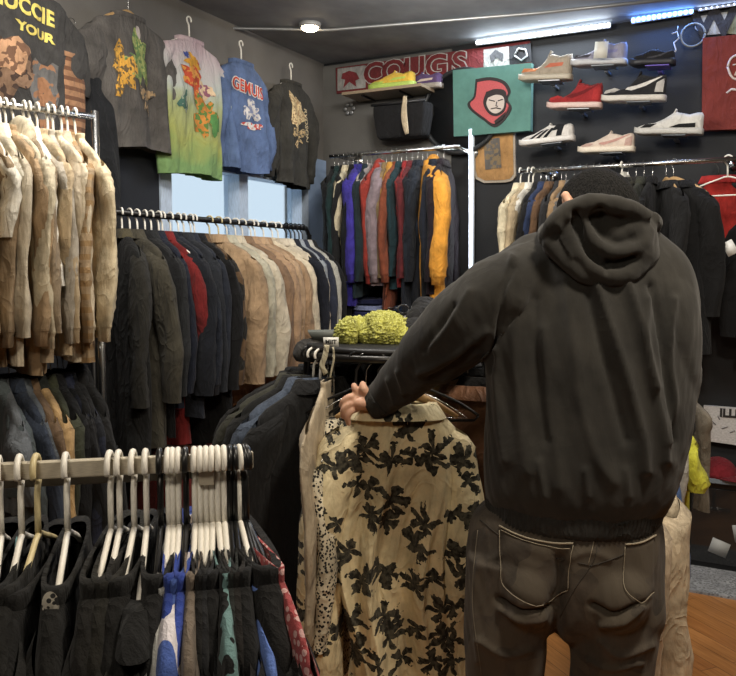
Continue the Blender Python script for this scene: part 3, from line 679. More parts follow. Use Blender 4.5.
def subdiv(me, cuts=2):
    bm = bmesh.new(); bm.from_mesh(me); bmesh.ops.triangulate(bm, faces=bm.faces)
    bmesh.ops.subdivide_edges(bm, edges=[e for e in bm.edges if e.calc_length() > 0.02], cuts=cuts); bm.to_mesh(me); bm.free(); return me
def txt(s, size, dx, dz, bold=0.0, rot=0, sx=1):
    o = text_mesh(s, size, 0, plain((0, 0, 0)), bold=bold, sx=sx); me = o.data.copy(); bpy.data.objects.remove(o)
    c, s_ = math.cos(rot), math.sin(rot)
    for v in me.vertices: x, z = v.co.x, v.co.z; v.co = (x * c - z * s_ + dx, 0, x * s_ + z * c + dz)
    return subdiv(me)
PW = PB - PI / 2 + PI / 2 + PI / 2       # width axis along the left wall, front to the room
def wall_tee(u, v, kind, mat, label, cat, style, L, seed, a=0.10, wide=1.0, lab2='', hk=0.085, yaw=0.0, **k):
    p = onL(u, v, a)
    g = garment(kind, mat, p, PW + yaw, label, cat, 'tops hung along the left wall', L=L, th=0.045, seed=seed, wide=wide, hk=hk, fold=1.7, na=72, nz=24, neck=.088, **k)
    hanger(style, p, PW + yaw, lab2, 'hangers along the left wall', hk, 0.19 * wide, 0.016); return g
# in the local frame of these the room side is -Y
g = wall_tee(128, -6, 'tee', f((84, 80, 76)), 'faded charcoal tee with a green and orange hand print on the left wall', 'shirt', 'wood', .60, 901, lab2='wooden hanger of the charcoal tee with the hand print', wide=.98, sl=.24)
front_decal(g, blob(.0, -.30, .07, .11, 3, .3), 'print', fabric((150, 160, 88), 'patches', col2=(96, 128, 70), scale=4))
front_decal(g, blob(-.10, -.36, .06, .10, 5, .25), 'print', fabric((206, 150, 50), 'patches', col2=(110, 90, 60), scale=4), off=.004)
front_decal(g, blob(.05, -.45, .05, .06, 8, .3), 'print', fabric((170, 140, 100), 'patches', col2=(90, 84, 76), scale=4), off=.005)
front_decal(g, blob(.01, -.17, .014, .03, 9, .05), 'print', fabric((205, 190, 180)), off=.004)
g = wall_tee(189, 20, 'tee', fabric((190, 180, 170), 'tiedye'), 'tie dyed pink to lime tee with a crowned cartoon figure on the left wall', 'shirt', 'white', .68, 902, wide=1.0, lab2='white hanger of the tie dyed tee on the left wall', sl=.26)
front_decal(g, blob(-.04, -.29, .075, .07, 13, .22), 'print', fabric((206, 74, 44), 'patches', col2=(226, 150, 60), scale=3))
front_decal(g, blob(-.04, -.215, .05, .03, 14, .3), 'print', fabric((214, 150, 40)), off=.004)
front_decal(g, blob(-.085, -.19, .016, .014, 15, .2), 'print', fabric((60, 76, 150)), off=.005)
front_decal(g, blob(.05, -.34, .045, .04, 16, .2), 'print', fabric((226, 190, 150), 'patches', col2=(150, 90, 110), scale=3), off=.005)
front_decal(g, blob(.03, -.46, .07, .09, 17, .3), 'print', fabric((206, 130, 50), 'patches', col2=(92, 132, 60), scale=3), off=.004)
front_decal(g, blob(-.12, -.42, .03, .05, 18, .2), 'print', fabric((60, 96, 84), 'patches', col2=(150, 160, 140), scale=3), off=.004)
front_decal(g, blob(.09, -.50, .035, .05, 19, .2), 'print', fabric((76, 130, 66)), off=.006)
g = wall_tee(241, 44, 'sweater', f((82, 104, 146)), 'blue long sleeved shirt with red block letters on the left wall', 'shirt', 'white', .60, 903, lab2='white hanger of the blue lettered shirt', wide=.88, sl=.42)
front_decal(g, txt('GEMUIS', .092, -.015, -.245, .006, -.10, .78), 'lettering_edge', fabric((226, 220, 214)), off=.004)
front_decal(g, txt('GEMUIS', .092, -.015, -.245, .001, -.10, .78), 'lettering', fabric((206, 66, 44)), off=.0065)
front_decal(g, blob(0, -.36, .06, .05, 23, .25), 'print', fabric((205, 200, 196), 'patches', col2=(120, 130, 160), scale=4))
front_decal(g, blob(0, -.44, .075, .018, 24, .2), 'print', fabric((214, 210, 205), 'patches', col2=(206, 80, 70), scale=4), off=.004)
g = wall_tee(291, 66, 'sweater', f((66, 64, 58)), 'dark grey brown long sleeved shirt with a cream tree print on the left wall', 'shirt', 'white', .62, 904, lab2='white hanger of the grey brown shirt with the tree print', wide=.92, sl=.44)
front_decal(g, blob(-.03, -.28, .075, .10, 33, .2), 'print', fabric((206, 180, 130), 'patches', col2=(160, 130, 90), scale=5))
front_decal(g, blob(-.03, -.42, .055, .05, 34, .4), 'print', fabric((190, 160, 110), 'patches', col2=(80, 74, 62), scale=6))
front_decal(g, txt('RVDSON', .05, .075, -.34, .001, PI / 2 * -1, 1), 'lettering', fabric((206, 184, 140)), off=.004)
# the two near the left edge
g = wall_tee(8, -52, 'tee', f((72, 70, 68)), 'big faded grey tee with yellow lettering and a face at the upper left', 'shirt', 'wood', .84, 905, a=.14, lab2='wooden hanger of the big grey tee at the upper left', wide=1.2, sl=.30)
front_decal(g, txt('HUCCIE', .085, .02, -.215, .003, -.12, .9), 'lettering', fabric((206, 186, 84)), off=.004)
front_decal(g, txt('YOUR', .05, .06, -.30, .002, -.12, 1.2), 'lettering', fabric((206, 186, 84)), off=.004)
front_decal(g, blob(-.06, -.45, .10, .11, 43, .15), 'print', fabric((120, 92, 70), 'patches', col2=(66, 50, 42), scale=1.6))
front_decal(g, blob(-.05, -.40, .075, .06, 44, .15), 'print', fabric((176, 132, 96), 'patches', col2=(110, 78, 58), scale=2.2), off=.005)
front_decal(g, blob(.09, -.52, .06, .13, 45, .15), 'print', fabric((96, 94, 92), 'patches', col2=(150, 104, 72), scale=1.8), off=.004)
g = wall_tee(72, 22, 'tee', f((34, 36, 40)), 'black tee hanging behind the big grey one on the left wall', 'shirt', 'wood', .80, 906, a=.09, lab2='wooden hanger of the black tee behind the big grey one', wide=.9)
pc = onL(66, 42, .17)
g = garment('tee', fabric((156, 112, 78), 'stripes', col2=(110, 72, 50), scale=1.0), pc, PW, 'small brown striped top hanging before the black tee', 'shirt', 'tops hung along the left wall', L=.34, th=.03, seed=907, wide=.36, sl=0, hk=.06)
hanger('wood', pc, PW, 'small wooden hanger of the brown striped top', 'hangers along the left wall', .06, .08, .014)

# ---- helpers for flat things on the back wall (local frame: X right along wall, Z up, room at -Y)
def backthing(name, u, v, label, cat, b=0.0):
    p = onB(u, v, b); return empty(name, p, RA, label, cat)
def loc(e, u, v, b=None):
    a0, b0, _ = toR(e.location); p = onB(u, v, b0 if b is None else b); a1, b1, z1 = toR(p)
    return Vector((a1 - a0, -(b1 - b0), z1 - e.location.z))
def panel(e, name, cs, y, th, mat):
    """extruded polygon through pixel corners; front face at local y"""
    pts = [loc(e, *c) for c in cs]; n = len(pts)
    vs = [(p.x, y, p.z) for p in pts] + [(p.x, y + th, p.z) for p in pts]
    return MB().add(vs, [tuple(range(n)), tuple(range(n, 2 * n))[::-1]] + [(i, (i + 1) % n, n + (i + 1) % n, n + i) for i in range(n)]).build(name, mat, e, smooth=False)
def outline(e, name, cs, y, th, wpx, mat, closed=True):
    b = MB(); pts = [loc(e, *c) for c in cs]
    if closed: pts = pts + [pts[0]]
    b.tube([Vector((p.x, y, p.z)) for p in pts], wpx, 6, flat=(1, 1)); return b.build(name, mat, e)
def smooth_px(cs, n=5, closed=True):
    q = list(cs) + ([cs[0]] if closed else []); r = cr([(a, b, 0) for a, b in q], n); return [(x[0], x[1]) for x in (r[:-1] if closed else r)]
# crimson banner
e = backthing('banner', 336, 95, 'crimson banner with the letters COUGS high on the back wall', 'banner', .02)
CRIM = fabric((104, 36, 38), wear=.1)
panel(e, 'cloth', [(336, 68), (530, 41), (532, 68), (337, 94)], -.004, .006, CRIM)
panel(e, 'white_patch', [(338, 69), (366, 65.5), (366, 88), (338, 91)], -.007, .002, fabric((140, 138, 134)))
panel(e, 'white_patch', [(484, 50), (509, 46.5), (510, 65), (484, 68.5)], -.007, .002, fabric((140, 138, 134)))
panel(e, 'black_patch', [(509.5, 46.5), (531, 43.5), (532, 62), (510, 65)], -.007, .002, fabric((40, 40, 42)))
EM = fabric((120, 40, 44)); EMG = fabric((70, 70, 72))
for cs, m_ in (([(343, 74), (350, 71), (357, 73), (360, 79), (356, 81), (357, 87), (350, 82), (344, 88), (346, 80), (342, 79)], EM), ([(490, 56), (496, 50), (504, 54), (503, 62), (497, 58), (492, 63)], EMG)):
    panel(e, 'emblem', cs, -.010, .002, m_)
outline(e, 'emblem', [(515, 56), (519, 49), (526, 50), (528, 56), (522, 61)], -.012, .002, .006, fabric((150, 150, 150)))
def wall_text(e, s, u, v, size, mat, y, rot, bold=0, sx=1, name='lettering', ext=.0015):
    o = text_mesh(s, size, ext, mat, name, e, bold=bold, sx=sx); p = loc(e, u, v); o.location = (p.x, y, p.z); o.rotation_euler = (0, rot, 0); return o
for ch, u, v in zip('COUGS', (374, 394, 415, 437, 460), (74.5, 72, 69.5, 67, 64.5)):
    wall_text(e, ch, u, v, .180, fabric((150, 146, 142)), -.008, 0, bold=.010, sx=1.15)
    wall_text(e, ch, u, v, .180, fabric((104, 32, 34)), -.011, 0, bold=.004, sx=1.15)
# teal canvas with a hooded face emblem
e = backthing('canvas', 492, 137, 'teal canvas with a red hooded face on the back wall', 'picture', .05)
panel(e, 'frame', [(454, 71), (532.5, 63.5), (531.5, 131), (455, 137)], -.02, .045, fabric((82, 130, 120), wear=.06, bump=.2))
DK = plain((36, 26, 28), .7); PINK = plain((196, 72, 76), .6)
hood = smooth_px([(477, 80), (492, 78), (506, 82), (512, 92), (509, 100), (513, 109), (506, 121), (496, 128), (485, 121), (472, 111), (469, 104), (475, 97)], 4)
panel(e, 'emblem', hood, -.025, .004, DK)
panel(e, 'emblem', [((x - 491) * .86 + 491, (y - 103) * .86 + 103) for x, y in hood], -.029, .004, PINK)
panel(e, 'emblem', smooth_px([(488, 93), (497, 90), (507, 92), (508, 103), (506, 112), (498, 117), (490, 114), (485, 104)], 4), -.033, .004, DK)
panel(e, 'emblem', smooth_px([(490, 99), (498, 96), (505, 98), (506, 106), (504, 111), (498, 114.5), (492, 112), (488.5, 105)], 4), -.037, .004, plain((196, 182, 172), .6))
for cs in ([(491, 101), (497, 102.5)], [(500, 102), (505, 100.5)], [(493, 110), (498, 109), (503, 110)], [(499, 103), (498, 107), (500, 107.5)]):
    outline(e, 'line', cs, -.0385, .002, .003, DK, False)
panel(e, 'emblem', [(508, 112), (510, 108), (504, 120), (497, 125), (496, 122), (502, 117)], -.033, .004, DK)
# tan panel with pale border below the canvas
e = backthing('wall_board', 500, 183, 'tan board with a pale rounded border below the teal canvas', 'board', .015)
tb = [(474, 128), (515, 126), (516, 176), (512, 181), (505, 182.5), (484, 183), (476, 179), (474, 172)]
panel(e, 'border', tb, -.004, .02, plain((160, 148, 130), .6))
panel(e, 'face', [((x - 495) * .90 + 495, (y - 155) * .93 + 154.5) for x, y in tb], -.008, .006, fabric((166, 122, 70)))
panel(e, 'motif', [(484, 140), (500, 138), (502, 168), (486, 170)], -.012, .005, fabric((92, 88, 84), 'patches', col2=(130, 110, 80), scale=3))
# big black round thing behind the canvas
e = backthing('wall_disc', 457, 150, 'large black round disc on the back wall left of the teal canvas', 'wall disc', .01)
c = loc(e, 463, 112); q = MB()
q.tube([(c.x, 0, c.z), (c.x, -.03, c.z)], .245, 48); q.build('disc', plain((26, 28, 30), .35), e)
q = MB(); q.tube([(c.x + .245 * math.cos(a), -.03, c.z + .245 * math.sin(a)) for a in np.linspace(0, 2 * PI, 60)], .014, 8); q.build('rim', plain((44, 46, 48), .3), e)
# small shelf with cleats, cap bin and strap
e = backthing('wall_shelf', 395, 101, 'small wooden shelf under the crimson banner', 'shelf', .0)
rot = RM
q = MB(); p0, p1 = loc(e, 360, 101, .0), loc(e, 437, 94, .0); q.box(((p0.x + p1.x) / 2, -.12, p0.z - .0), (abs(p1.x - p0.x), .24, .018)); q.build('board', plain((150, 130, 104), .5), e, smooth=False, bevel=.002)
for xx in (.12, .38): q = MB(); q.tube([(p0.x + xx, -.005, p0.z - .1), (p0.x + xx, -.005, p0.z - .014), (p0.x + xx, -.2, p0.z - .014)], .006, 6); q.build('bracket', BLACKM, e)
SZ = e.location.z + p0.z + .009
# ================================================================ sneakers
def lerp_tab(tab, s):
    xs = [q[0] for q in tab]; return [float(np.interp(s, xs, [q[i] for q in tab])) for i in range(1, len(tab[0]))]
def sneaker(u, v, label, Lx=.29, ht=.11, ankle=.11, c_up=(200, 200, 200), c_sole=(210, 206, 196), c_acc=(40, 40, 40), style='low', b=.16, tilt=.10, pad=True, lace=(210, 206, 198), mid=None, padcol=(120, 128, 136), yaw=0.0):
    """toe to the local -X; side profile lofted from toe to heel"""
    p = onB(u, v, b); e = empty('sneaker', p, RA + yaw, label, 'shoe', 'sneakers on the dark back wall'); e.rotation_euler = (0, tilt, RA + yaw)
    # s, half width, top height, opening
    T = [(0, .012, .030), (.05, .030, .042), (.15, .042, .052), (.30, .048, .060), (.42, .046, .078), (.55, .042, .078 + (ht - .078) * .65), (.66, .040, ht), (.80, .038, ht - .012), (.92, .036, ht + (.008 if style == 'low' else .0)), (.98, .028, ht), (1.0, .014, ht * .8)]
    n, m = 40, 20; rows = []
    for i in range(n + 1):
        s = i / n; w_, h_ = lerp_tab(T, s); x = (s - .5) * Lx; row = []
        for j in range(m):
            a = 2 * PI * j / m; ca, sa = math.cos(a), math.sin(a)
            yy = w_ * np.sign(ca) * abs(ca) ** .55; zz = .018 + (h_ - .018) * (.5 + .5 * np.sign(sa) * abs(sa) ** .7)
            yy *= 1 - .38 * max(0, (zz - .05) / .09)
            # shaft opening: push the top down inside
            if sa > .75 and s > .60: zz -= .03 * min(1, (s - .60) * 8) * min(1, (1 - s) * 14 + .1)
            row.append((x, yy, zz))
        rows.append(row)
    up = MB().grid(np.array(rows), True, True).build('upper', fabric(c_up, wear=.08), e)
    # sole
    rows = []
    for i in range(n + 1):
        s = i / n; w_ = lerp_tab(T, s)[0] * 1.08 + .004; x = (s - .5) * (Lx + .012); lift = .012 * max(0, 1 - s / .18) ** 2
        rows.append([(x, y_, z_ + lift) for y_, z_ in ((-w_, 0.004), (-w_ * 1.0, .026 - .003), (-w_ * .9, .029), (w_ * .9, .029), (w_, .023), (w_, .004), (w_ * .9, 0), (-w_ * .9, 0))])
    MB().grid(np.array(rows), True, True).build('sole', plain(c_sole, .5), e)
    for v_ in up.data.vertices: pass
    bt = BVHTree.FromPolygons([v_.co for v_ in up.data.vertices], [tuple(q.vertices) for q in up.data.polygons])
    def patch(poly, name, mat, off=.0016, side=-1):
        q = MB(); pp = [((x / 100 - .5) * Lx, z / 100 * ht) for x, z in poly]; k = len(pp)
        cxx = sum(a for a, _ in pp) / k; czz = sum(a for _, a in pp) / k
        rows = []
        for r_ in (0.02, .35, .7, 1.0):
            row = []
            for (x, z) in pp:
                X, Z = cxx + (x - cxx) * r_, czz + (z - czz) * r_
                h = bt.ray_cast(Vector((X, side * .3, Z)), Vector((0, -side, 0))); yy = h[0].y if h[0] else side * .03
                row.append((X, yy + side * off, Z))
            rows.append(row)
        q.grid(np.array(rows)).build(name, mat, e)
    A = fabric(c_acc, wear=.06)
    if mid: M_ = fabric(mid, wear=.08)
    def dens(p_, k=4):
        q = p_ + [p_[0]]; out = []
        for a, b_ in zip(q[:-1], q[1:]):
            for i in range(k): out.append((a[0] + (b_[0] - a[0]) * i / k, a[1] + (b_[1] - a[1]) * i / k))
        return out
    if style in ('hook', 'hookhigh'):
        patch(dens([(38, 38), (48, 34), (70, 50), (92, 78), (94, 84), (68, 62), (50, 48), (42, 46)]), 'side_mark', A)
        if mid: patch(dens([(3, 28), (22, 30), (30, 40), (20, 46), (6, 38)]), 'toe_cap', M_, .0012); patch(dens([(84, 28), (97, 28), (98, 76), (86, 60)]), 'heel_counter', M_, .0010)
    elif style == 'stripes':
        for k in (0, 1, 2): patch(dens([(20 + k * 13, 28), (27 + k * 13, 28), (50 + k * 9, 66 + 4 * k), (44 + k * 9, 66 + 4 * k)]), 'side_stripe', A)
        patch(dens([(70, 30), (80, 30), (86, 86), (74, 92), (60, 60), (66, 60), (76, 78)]), 'side_stripe', A, .0018)
    elif style == 'wings':
        patch(dens([(8, 26), (24, 26), (34, 42), (16, 40)]), 'side_mark', A); patch(dens([(52, 26), (90, 26), (90, 44), (66, 40)]), 'side_mark', A)
    elif style == 'panels':
        patch(dens([(5, 28), (34, 28), (40, 40), (10, 42)]), 'toe_guard', A); patch(dens([(50, 40), (84, 46), (86, 58), (60, 56)]), 'side_mark', M_ if mid else A)
    # laces across the tongue, tongue
    q = MB()
    for k in range(5):
        s = .34 + k * .062; w_, h_ = lerp_tab(T, s); x = (s - .5) * Lx; q.tube([(x, -.024, h_ - .008), (x + .004, 0, h_ + .004), (x, .024, h_ - .008)], .0026, 6)
    q.build('laces', plain(lace, .8), e)
    xt = (.62 - .5) * Lx; q = MB(); q.tube(cr([(xt - .03, 0, ht * .72), (xt - .012, 0, ht * .98), (xt - .010, 0, ht + .004)], 4), .020, 10, flat=(1, .25), up=(1, 0, 0)); q.build('tongue', fabric(c_up, wear=.1), e)
    if pad:
        pe = empty('shoe_ledge', p, RA, 'small ledge under the ' + label.split(' on ')[0].split(' with ')[0], 'shelf', 'small ledges holding sneakers')
        pe.rotation_euler = (0, tilt, RA)
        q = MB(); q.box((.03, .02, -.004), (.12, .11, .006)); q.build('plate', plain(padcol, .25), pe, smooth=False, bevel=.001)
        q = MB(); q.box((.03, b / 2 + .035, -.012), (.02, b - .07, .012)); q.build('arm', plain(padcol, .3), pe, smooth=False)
    return e
TL = .07
sneaker(545, 81, 'sand grey high top with orange sides on the back wall', .29, .155, c_up=(150, 138, 120), c_sole=(170, 160, 140), c_acc=(196, 116, 66), mid=(186, 96, 70), style='panels', tilt=TL)
sneaker(598, 66, 'pale lilac and grey sneaker with a price tag at the top', .29, .13, c_up=(132, 130, 146), c_sole=(178, 178, 180), c_acc=(60, 58, 66), style='panels', mid=(116, 112, 150), tilt=TL)
q = MB(); q.box((0, 0, 0), (.07, .002, .085)); q = q.build('price_tag', plain((200, 198, 186))); q.location = onB(601, 50, .24); q.rotation_euler = (.05, .1, RA); tag(q, 'cream paper tag on the pale lilac sneaker', 'tag')
sneaker(574, 109, 'red sneaker with a pale sole on the back wall', .29, .15, c_up=(150, 34, 36), c_sole=(206, 176, 166), c_acc=(110, 24, 28), style='hookhigh', mid=(170, 40, 40), tilt=TL, lace=(150, 40, 40))
sneaker(633, 102, 'black and white sneaker beside the red one', .32, .15, c_up=(34, 34, 36), c_sole=(200, 194, 184), c_acc=(206, 202, 196), style='hook', tilt=TL, lace=(60, 60, 60), mid=(176, 172, 166))
sneaker(547, 144, 'white running shoe with black stripes on the back wall', .30, .105, c_up=(196, 192, 186), c_sole=(206, 202, 196), c_acc=(24, 26, 30), style='stripes', tilt=TL - .12)
sneaker(606, 153, 'cream and blush sneaker low on the back wall', .29, .11, c_up=(206, 188, 172), c_sole=(216, 204, 184), c_acc=(188, 140, 128), style='hook', mid=(180, 146, 134), tilt=TL - .04)
sneaker(668, 135, 'white sneaker with black wings nearest the red board', .33, .125, c_up=(204, 202, 196), c_sole=(186, 184, 178), c_acc=(26, 26, 28), style='wings', tilt=TL)
sneaker(652, 66, 'black sneaker on a violet ledge near the red board', .22, .08, c_up=(26, 26, 30), c_sole=(34, 34, 40), c_acc=(60, 60, 66), style='hook', tilt=TL, lace=(40, 40, 44), padcol=(110, 92, 196))
# on the small shelf
def cleat(u, v, label, c_up, c_acc, c_sole, b=.14):
    s_ = sneaker(u, v, label, .30, .10, c_up=c_up, c_sole=c_sole, c_acc=c_acc, style='panels', tilt=0, b=b, pad=False, mid=c_acc)
    s_['group'] = 'shoes on the small wooden shelf'; s_.location.z = SZ + .001; return s_
cleat(392, 92, 'orange yellow and lime cleat on the small wooden shelf', (214, 172, 54), (170, 196, 76), (176, 206, 84), .17)
cleat(419, 88, 'purple and dark cleat at the back of the small wooden shelf', (84, 62, 104), (190, 170, 160), (150, 140, 130), .06)
e = backthing('cap', 403, 118, 'black cap hooked under the small wooden shelf', 'hat', .12)
def dome(mb, c, rx, ry, rz, n=20, z0=0):
    rows = []
    for i in range(9):
        a = PI / 2 * i / 8.2; rows.append([(c[0] + rx * math.cos(a) * math.cos(t_), c[1] + ry * math.cos(a) * math.sin(t_), c[2] + rz * math.sin(a)) for t_ in np.linspace(0, 2 * PI, n, endpoint=False)])
    return mb.grid(np.array(rows), True, True)
q = MB(); top_ = loc(e, 375, 104); bot = loc(e, 440, 104)
q.grid(np.array([[(x * k_, y * k_, z) for x, y in [(-.17, -.07), (.17, -.07), (.19, .0), (.17, .08), (-.17, .08), (-.19, 0)]] for k_, z in ((1.0, .075), (1.0, .02), (.88, -.11), (.8, -.125))]), True, True)
q.build('bin_body', fabric((24, 24, 26)), e, smooth=False, bevel=.01); e.name = 'hanging_bin'; e['label'] = 'black bin hung under the small wooden shelf'; e['category'] = 'bin'
q = MB(); q.tube([(-.18, -.075, .078), (.18, -.075, .078)], .008, 8); q.build('rim', plain((40, 40, 42), .4), e)
q = MB(); pts = [onB(405, 96, .255), onB(404, 112, .26), onB(405, 124, .25), onB(407, 134, .25)]
q.tube(cr(pts, 4), [.013 + .008 * math.sin(i / 12 * PI) for i in range(13)], 8, flat=(1, .3), up=tuple(UL)); tag(q.build('hanging_strap', fabric((190, 172, 140))), 'cream strap dangling off the small wooden shelf', 'strap')
# round sticker left of the shelf
e = backthing('wall_ornament', 350, 109, 'small silver round ornament left of the wooden shelf', 'ornament', .02)
for k in range(6): q = MB(); q.ball((.03 * math.cos(k * 1.05), -.01, .03 * math.sin(k * 1.05)), (.013, .006, .013), 6); q.build('petal', plain((150, 152, 154), .3, .6), e)
# pennant, tambourine, red board, glove at right
e = backthing('pennant', 720, 38, 'olive and cream pennant with a dark letter W at the upper right', 'banner', .02)
panel(e, 'cloth', [(695, 17), (727, 12), (727, 33.5), (704, 35.5), (695, 29)], -.004, .005, fabric((150, 148, 142)))
panel(e, 'cloth_edge', [(727, 12), (752, 8), (752, 36), (727, 33.5)], -.004, .005, fabric((112, 112, 84)))
wall_text(e, 'W', 714, 24, .19, fabric((46, 44, 46)), -.008, 0, bold=.01, sx=1.1)
e = backthing('tambourine', 693, 45, 'thin round ring hanging beside the pennant', 'ring', .05)
c = loc(e, 693, 35); q = MB(); q.tube([(c.x + .058 * math.cos(a), 0, c.z + .058 * math.sin(a)) for a in np.linspace(0, 2 * PI, 40)], .005, 8); e2 = q.build('hoop', plain((120, 122, 118), .5), e)
e = backthing('hanging_strap', 676, 42, 'white ribbon dangling above the violet ledge', 'ribbon', .06)
q = MB(); q.tube([loc(e, *c) for c in ((672, 34), (677, 32), (679, 38), (674, 43), (676, 50), (673, 55))], .009, 8, flat=(1, .4)); q.build('ribbon', fabric((190, 190, 192)), e)
q = MB(); q.tube([loc(e, *c) for c in ((678, 26), (677, 32))], .002, 6); q.build('string', plain((180, 180, 180)), e)
e = backthing('canvas', 727, 131, 'brick red canvas with a white round logo cut by the right edge', 'picture', .05)
panel(e, 'frame', [(703, 39), (790, 30), (790, 128), (702, 131)], -.02, .045, fabric((124, 48, 42), wear=.08))
outline(e, 'emblem', smooth_px([(728, 68), (731, 60), (738, 56), (750, 56), (756, 68), (750, 80), (736, 80), (731, 76)], 3), -.022, .002, .006, plain((206, 190, 180)))
outline(e, 'emblem', [(727, 94), (732, 90), (745, 92)], -.022, .002, .006, plain((206, 190, 180)), False)
outline(e, 'emblem', [(733, 66), (741, 64), (735, 76), (745, 75)], -.022, .002, .005, plain((206, 190, 180)), False)
# low display at the right
x0, b0_, _ = toR(onB(697, 560)); 
e = empty('display_cabinet', R(x0 + .45, 0.1, 0), RA, 'low black glass fronted cabinet on the right floor', 'cabinet')
def lb(name, c, d, mat, bev=.002): return MB().box(c, d).build(name, mat, e, smooth=False, bevel=bev)
lb('body', (.2, 0, .235), (1.4, .12, .47), plain((20, 21, 22), .3)); lb('worktop', (.2, -.01, .485), (1.42, .15, .025), plain((120, 134, 146), .3))
lb('glass_front', (.2, -.066, .24), (1.34, .006, .40), plain((34, 35, 36), .06, 0, coat=.5))
for (x, z, w_, h_, r_) in ((-.33, .13, .09, .08, .3), (-.24, .22, .05, .09, -.2), (-.12, .17, .06, .12, .4), (.0, .15, .07, .1, .7)):
    MB().box((0, 0, 0), (w_, .004, h_)).build('notice', plain((170, 172, 170), .6), e).matrix_local = Matrix.Translation((x, -.072, z)) @ Matrix.Rotation(r_, 4, 'Y')
# poster with marks
e = backthing('notice_sign', 728, 442, 'white sign with small marks above the glass cabinet', 'sign', .03)
panel(e, 'board', [(704, 405), (790, 412), (790, 452), (705, 440)], -.02, .03, plain((196, 196, 196), .5))
wall_text(e, 'ILLI', 729, 413, .06, plain((40, 40, 40)), -.022, 0, .003, 1)
for cs in ([(712, 420), (716, 424)], [(722, 428), (728, 426)], [(718, 415), (720, 419)], [(730, 432), (735, 430)]): outline(e, 'mark', cs, -.0215, .001, .003, plain((120, 120, 122)), False)
cp_ = onB(714, 477, .10); cp_.z = .497
e = empty('cap', cp_ + UB * .02, RA - .3, 'dark red cap on top of the glass cabinet', 'hat')
q = MB(); dome(q, (0, 0, .0), .10, .085, .10); q.build('crown', fabric((120, 26, 36)), e)
q = MB(); dome(q, (.09, -.03, .0), .09, .06, .018); q.build('brim', fabric((104, 22, 30)), e)
# grey strip of carpet
p = [onZ(640, 578), onZ(800, 592)]
e = rbox('carpet', toR(p[0])[0] - .3, AW - .02, 0.13, toR(onZ(700, 594))[1], 0.0, .012, fabric((140, 142, 146), 'spots', col2=(110, 112, 116)))
tag(e, 'grey carpet strip before the glass cabinet', 'rug')
# ================================================================ black shelf unit with folded clothes below the middle rail
e = empty('shelf_unit', R(.78, .30, 0), RA, 'dark shelf unit of folded clothes under the bright coats', 'shelf')
def sb(name, c, d, mat=plain((24, 24, 26), .5)): return MB().box(c, d).build(name, mat, e, smooth=False, bevel=.002)
for z in (.45, .85, 1.285): sb('shelf_board', (0, 0, z), (1.3, .5, .025))
for x in (-.65, .65): sb('side_panel', (x, 0, .65), (.025, .5, 1.30))
def folded(loc_, d, col, label, rz=RA, seed=0, pat=None, group='folded clothes on the dark shelf unit', name='folded_clothes', cat='folded clothes', col2=None):
    rows = []; r = np.random.RandomState(seed); n = 32
    for s, z in ((.9, 0), (1, .15), (1, .4), (.97, .5), (1, .62), (.98, .9), (.85, 1), (.4, 1.03), (.02, 1.04)):
        rows.append([(d[0] / 2 * s * np.sign(math.cos(t_)) * abs(math.cos(t_)) ** .35 + .006 * math.sin(t_ * 3 + seed + z * 4), d[1] / 2 * s * np.sign(math.sin(t_)) * abs(math.sin(t_)) ** .35 + .006 * math.sin(t_ * 4 + seed), d[2] * z + .004 * math.sin(5 * t_ + seed) * z) for t_ in np.linspace(0, 2 * PI, n, endpoint=False)])
    o = MB().grid(np.array(rows), True, False).build(name, fabric(col, pat, col2=col2), None); o.location = loc_; o.rotation_euler = (0, 0, rz); return tag(o, label, cat, group)
zz = 1.299
for i, (a, cols) in enumerate(((.30, [(70, 84, 130), (150, 160, 190), (40, 50, 96)]), (.56, [(38, 42, 90), (120, 130, 170), (30, 34, 70)]), (.84, [(28, 38, 60), (34, 54, 84)]), (1.14, [(30, 30, 34), (44, 40, 44)]))):
    names = [['faded blue', 'pale grey blue', 'deep blue'], ['indigo', 'washed lilac', 'midnight blue'], ['dark navy', 'petrol blue'], ['soot black', 'dull plum grey']][i]
    z = zz
    for j, c_ in enumerate(cols):
        folded(R(a, .30, z), (.24, .34, .035), c_, f'{names[j]} folded garment on top of the dark shelf unit', seed=i * 5 + j); z += .038
for i, (a, c_, nm) in enumerate(((.30, (24, 26, 30), 'black'), (.62, (60, 24, 26), 'maroon'), (.98, (40, 42, 52), 'slate'), (1.24, (70, 60, 50), 'brown grey'))):
    folded(R(a, .30, .864), (.26, .36, .12), c_, f'{nm} folded pile on the middle board of the dark shelf unit', seed=40 + i, group='folded piles on the middle board')
# ================================================================ front rack, nearest the camera
zE = P(120, 467, 1.06).z
E0, E1 = P(-60, 467, 1.02), P(246, 467, 1.10); E0.z = E1.z = zE
dE = (E1 - E0).normalized(); yE = math.atan2(dE.y, dE.x)
e = empty('garment_rack', (E0.x, E0.y, 0), yE, 'nearest garment rack with a flat metal rail of white hangers', 'clothes rack')
Lr = (E1 - E0).length
BR = plain((200, 190, 168), .35, .25)
MB().box((Lr / 2, 0, zE), (Lr + .02, .010, .024)).build('rail', BR, e, smooth=False, bevel=.002)
MB().box((Lr / 2, .05, zE - .028), (Lr - .02, .010, .014)).build('rail', plain((96, 88, 76), .45, .8), e, smooth=False, bevel=.002)
for x in (0.0, Lr * .86): MB().tube([(x, .05, .03), (x, .05, zE)], .014, 12).build('post', BR, e); MB().tube([(x, -.2, .025), (x, .3, .025)], .014, 12).build('foot', BR, e); MB().box((x, .045, zE - .02), (.02, .11, .02)).build('bracket', BR, e, smooth=False)
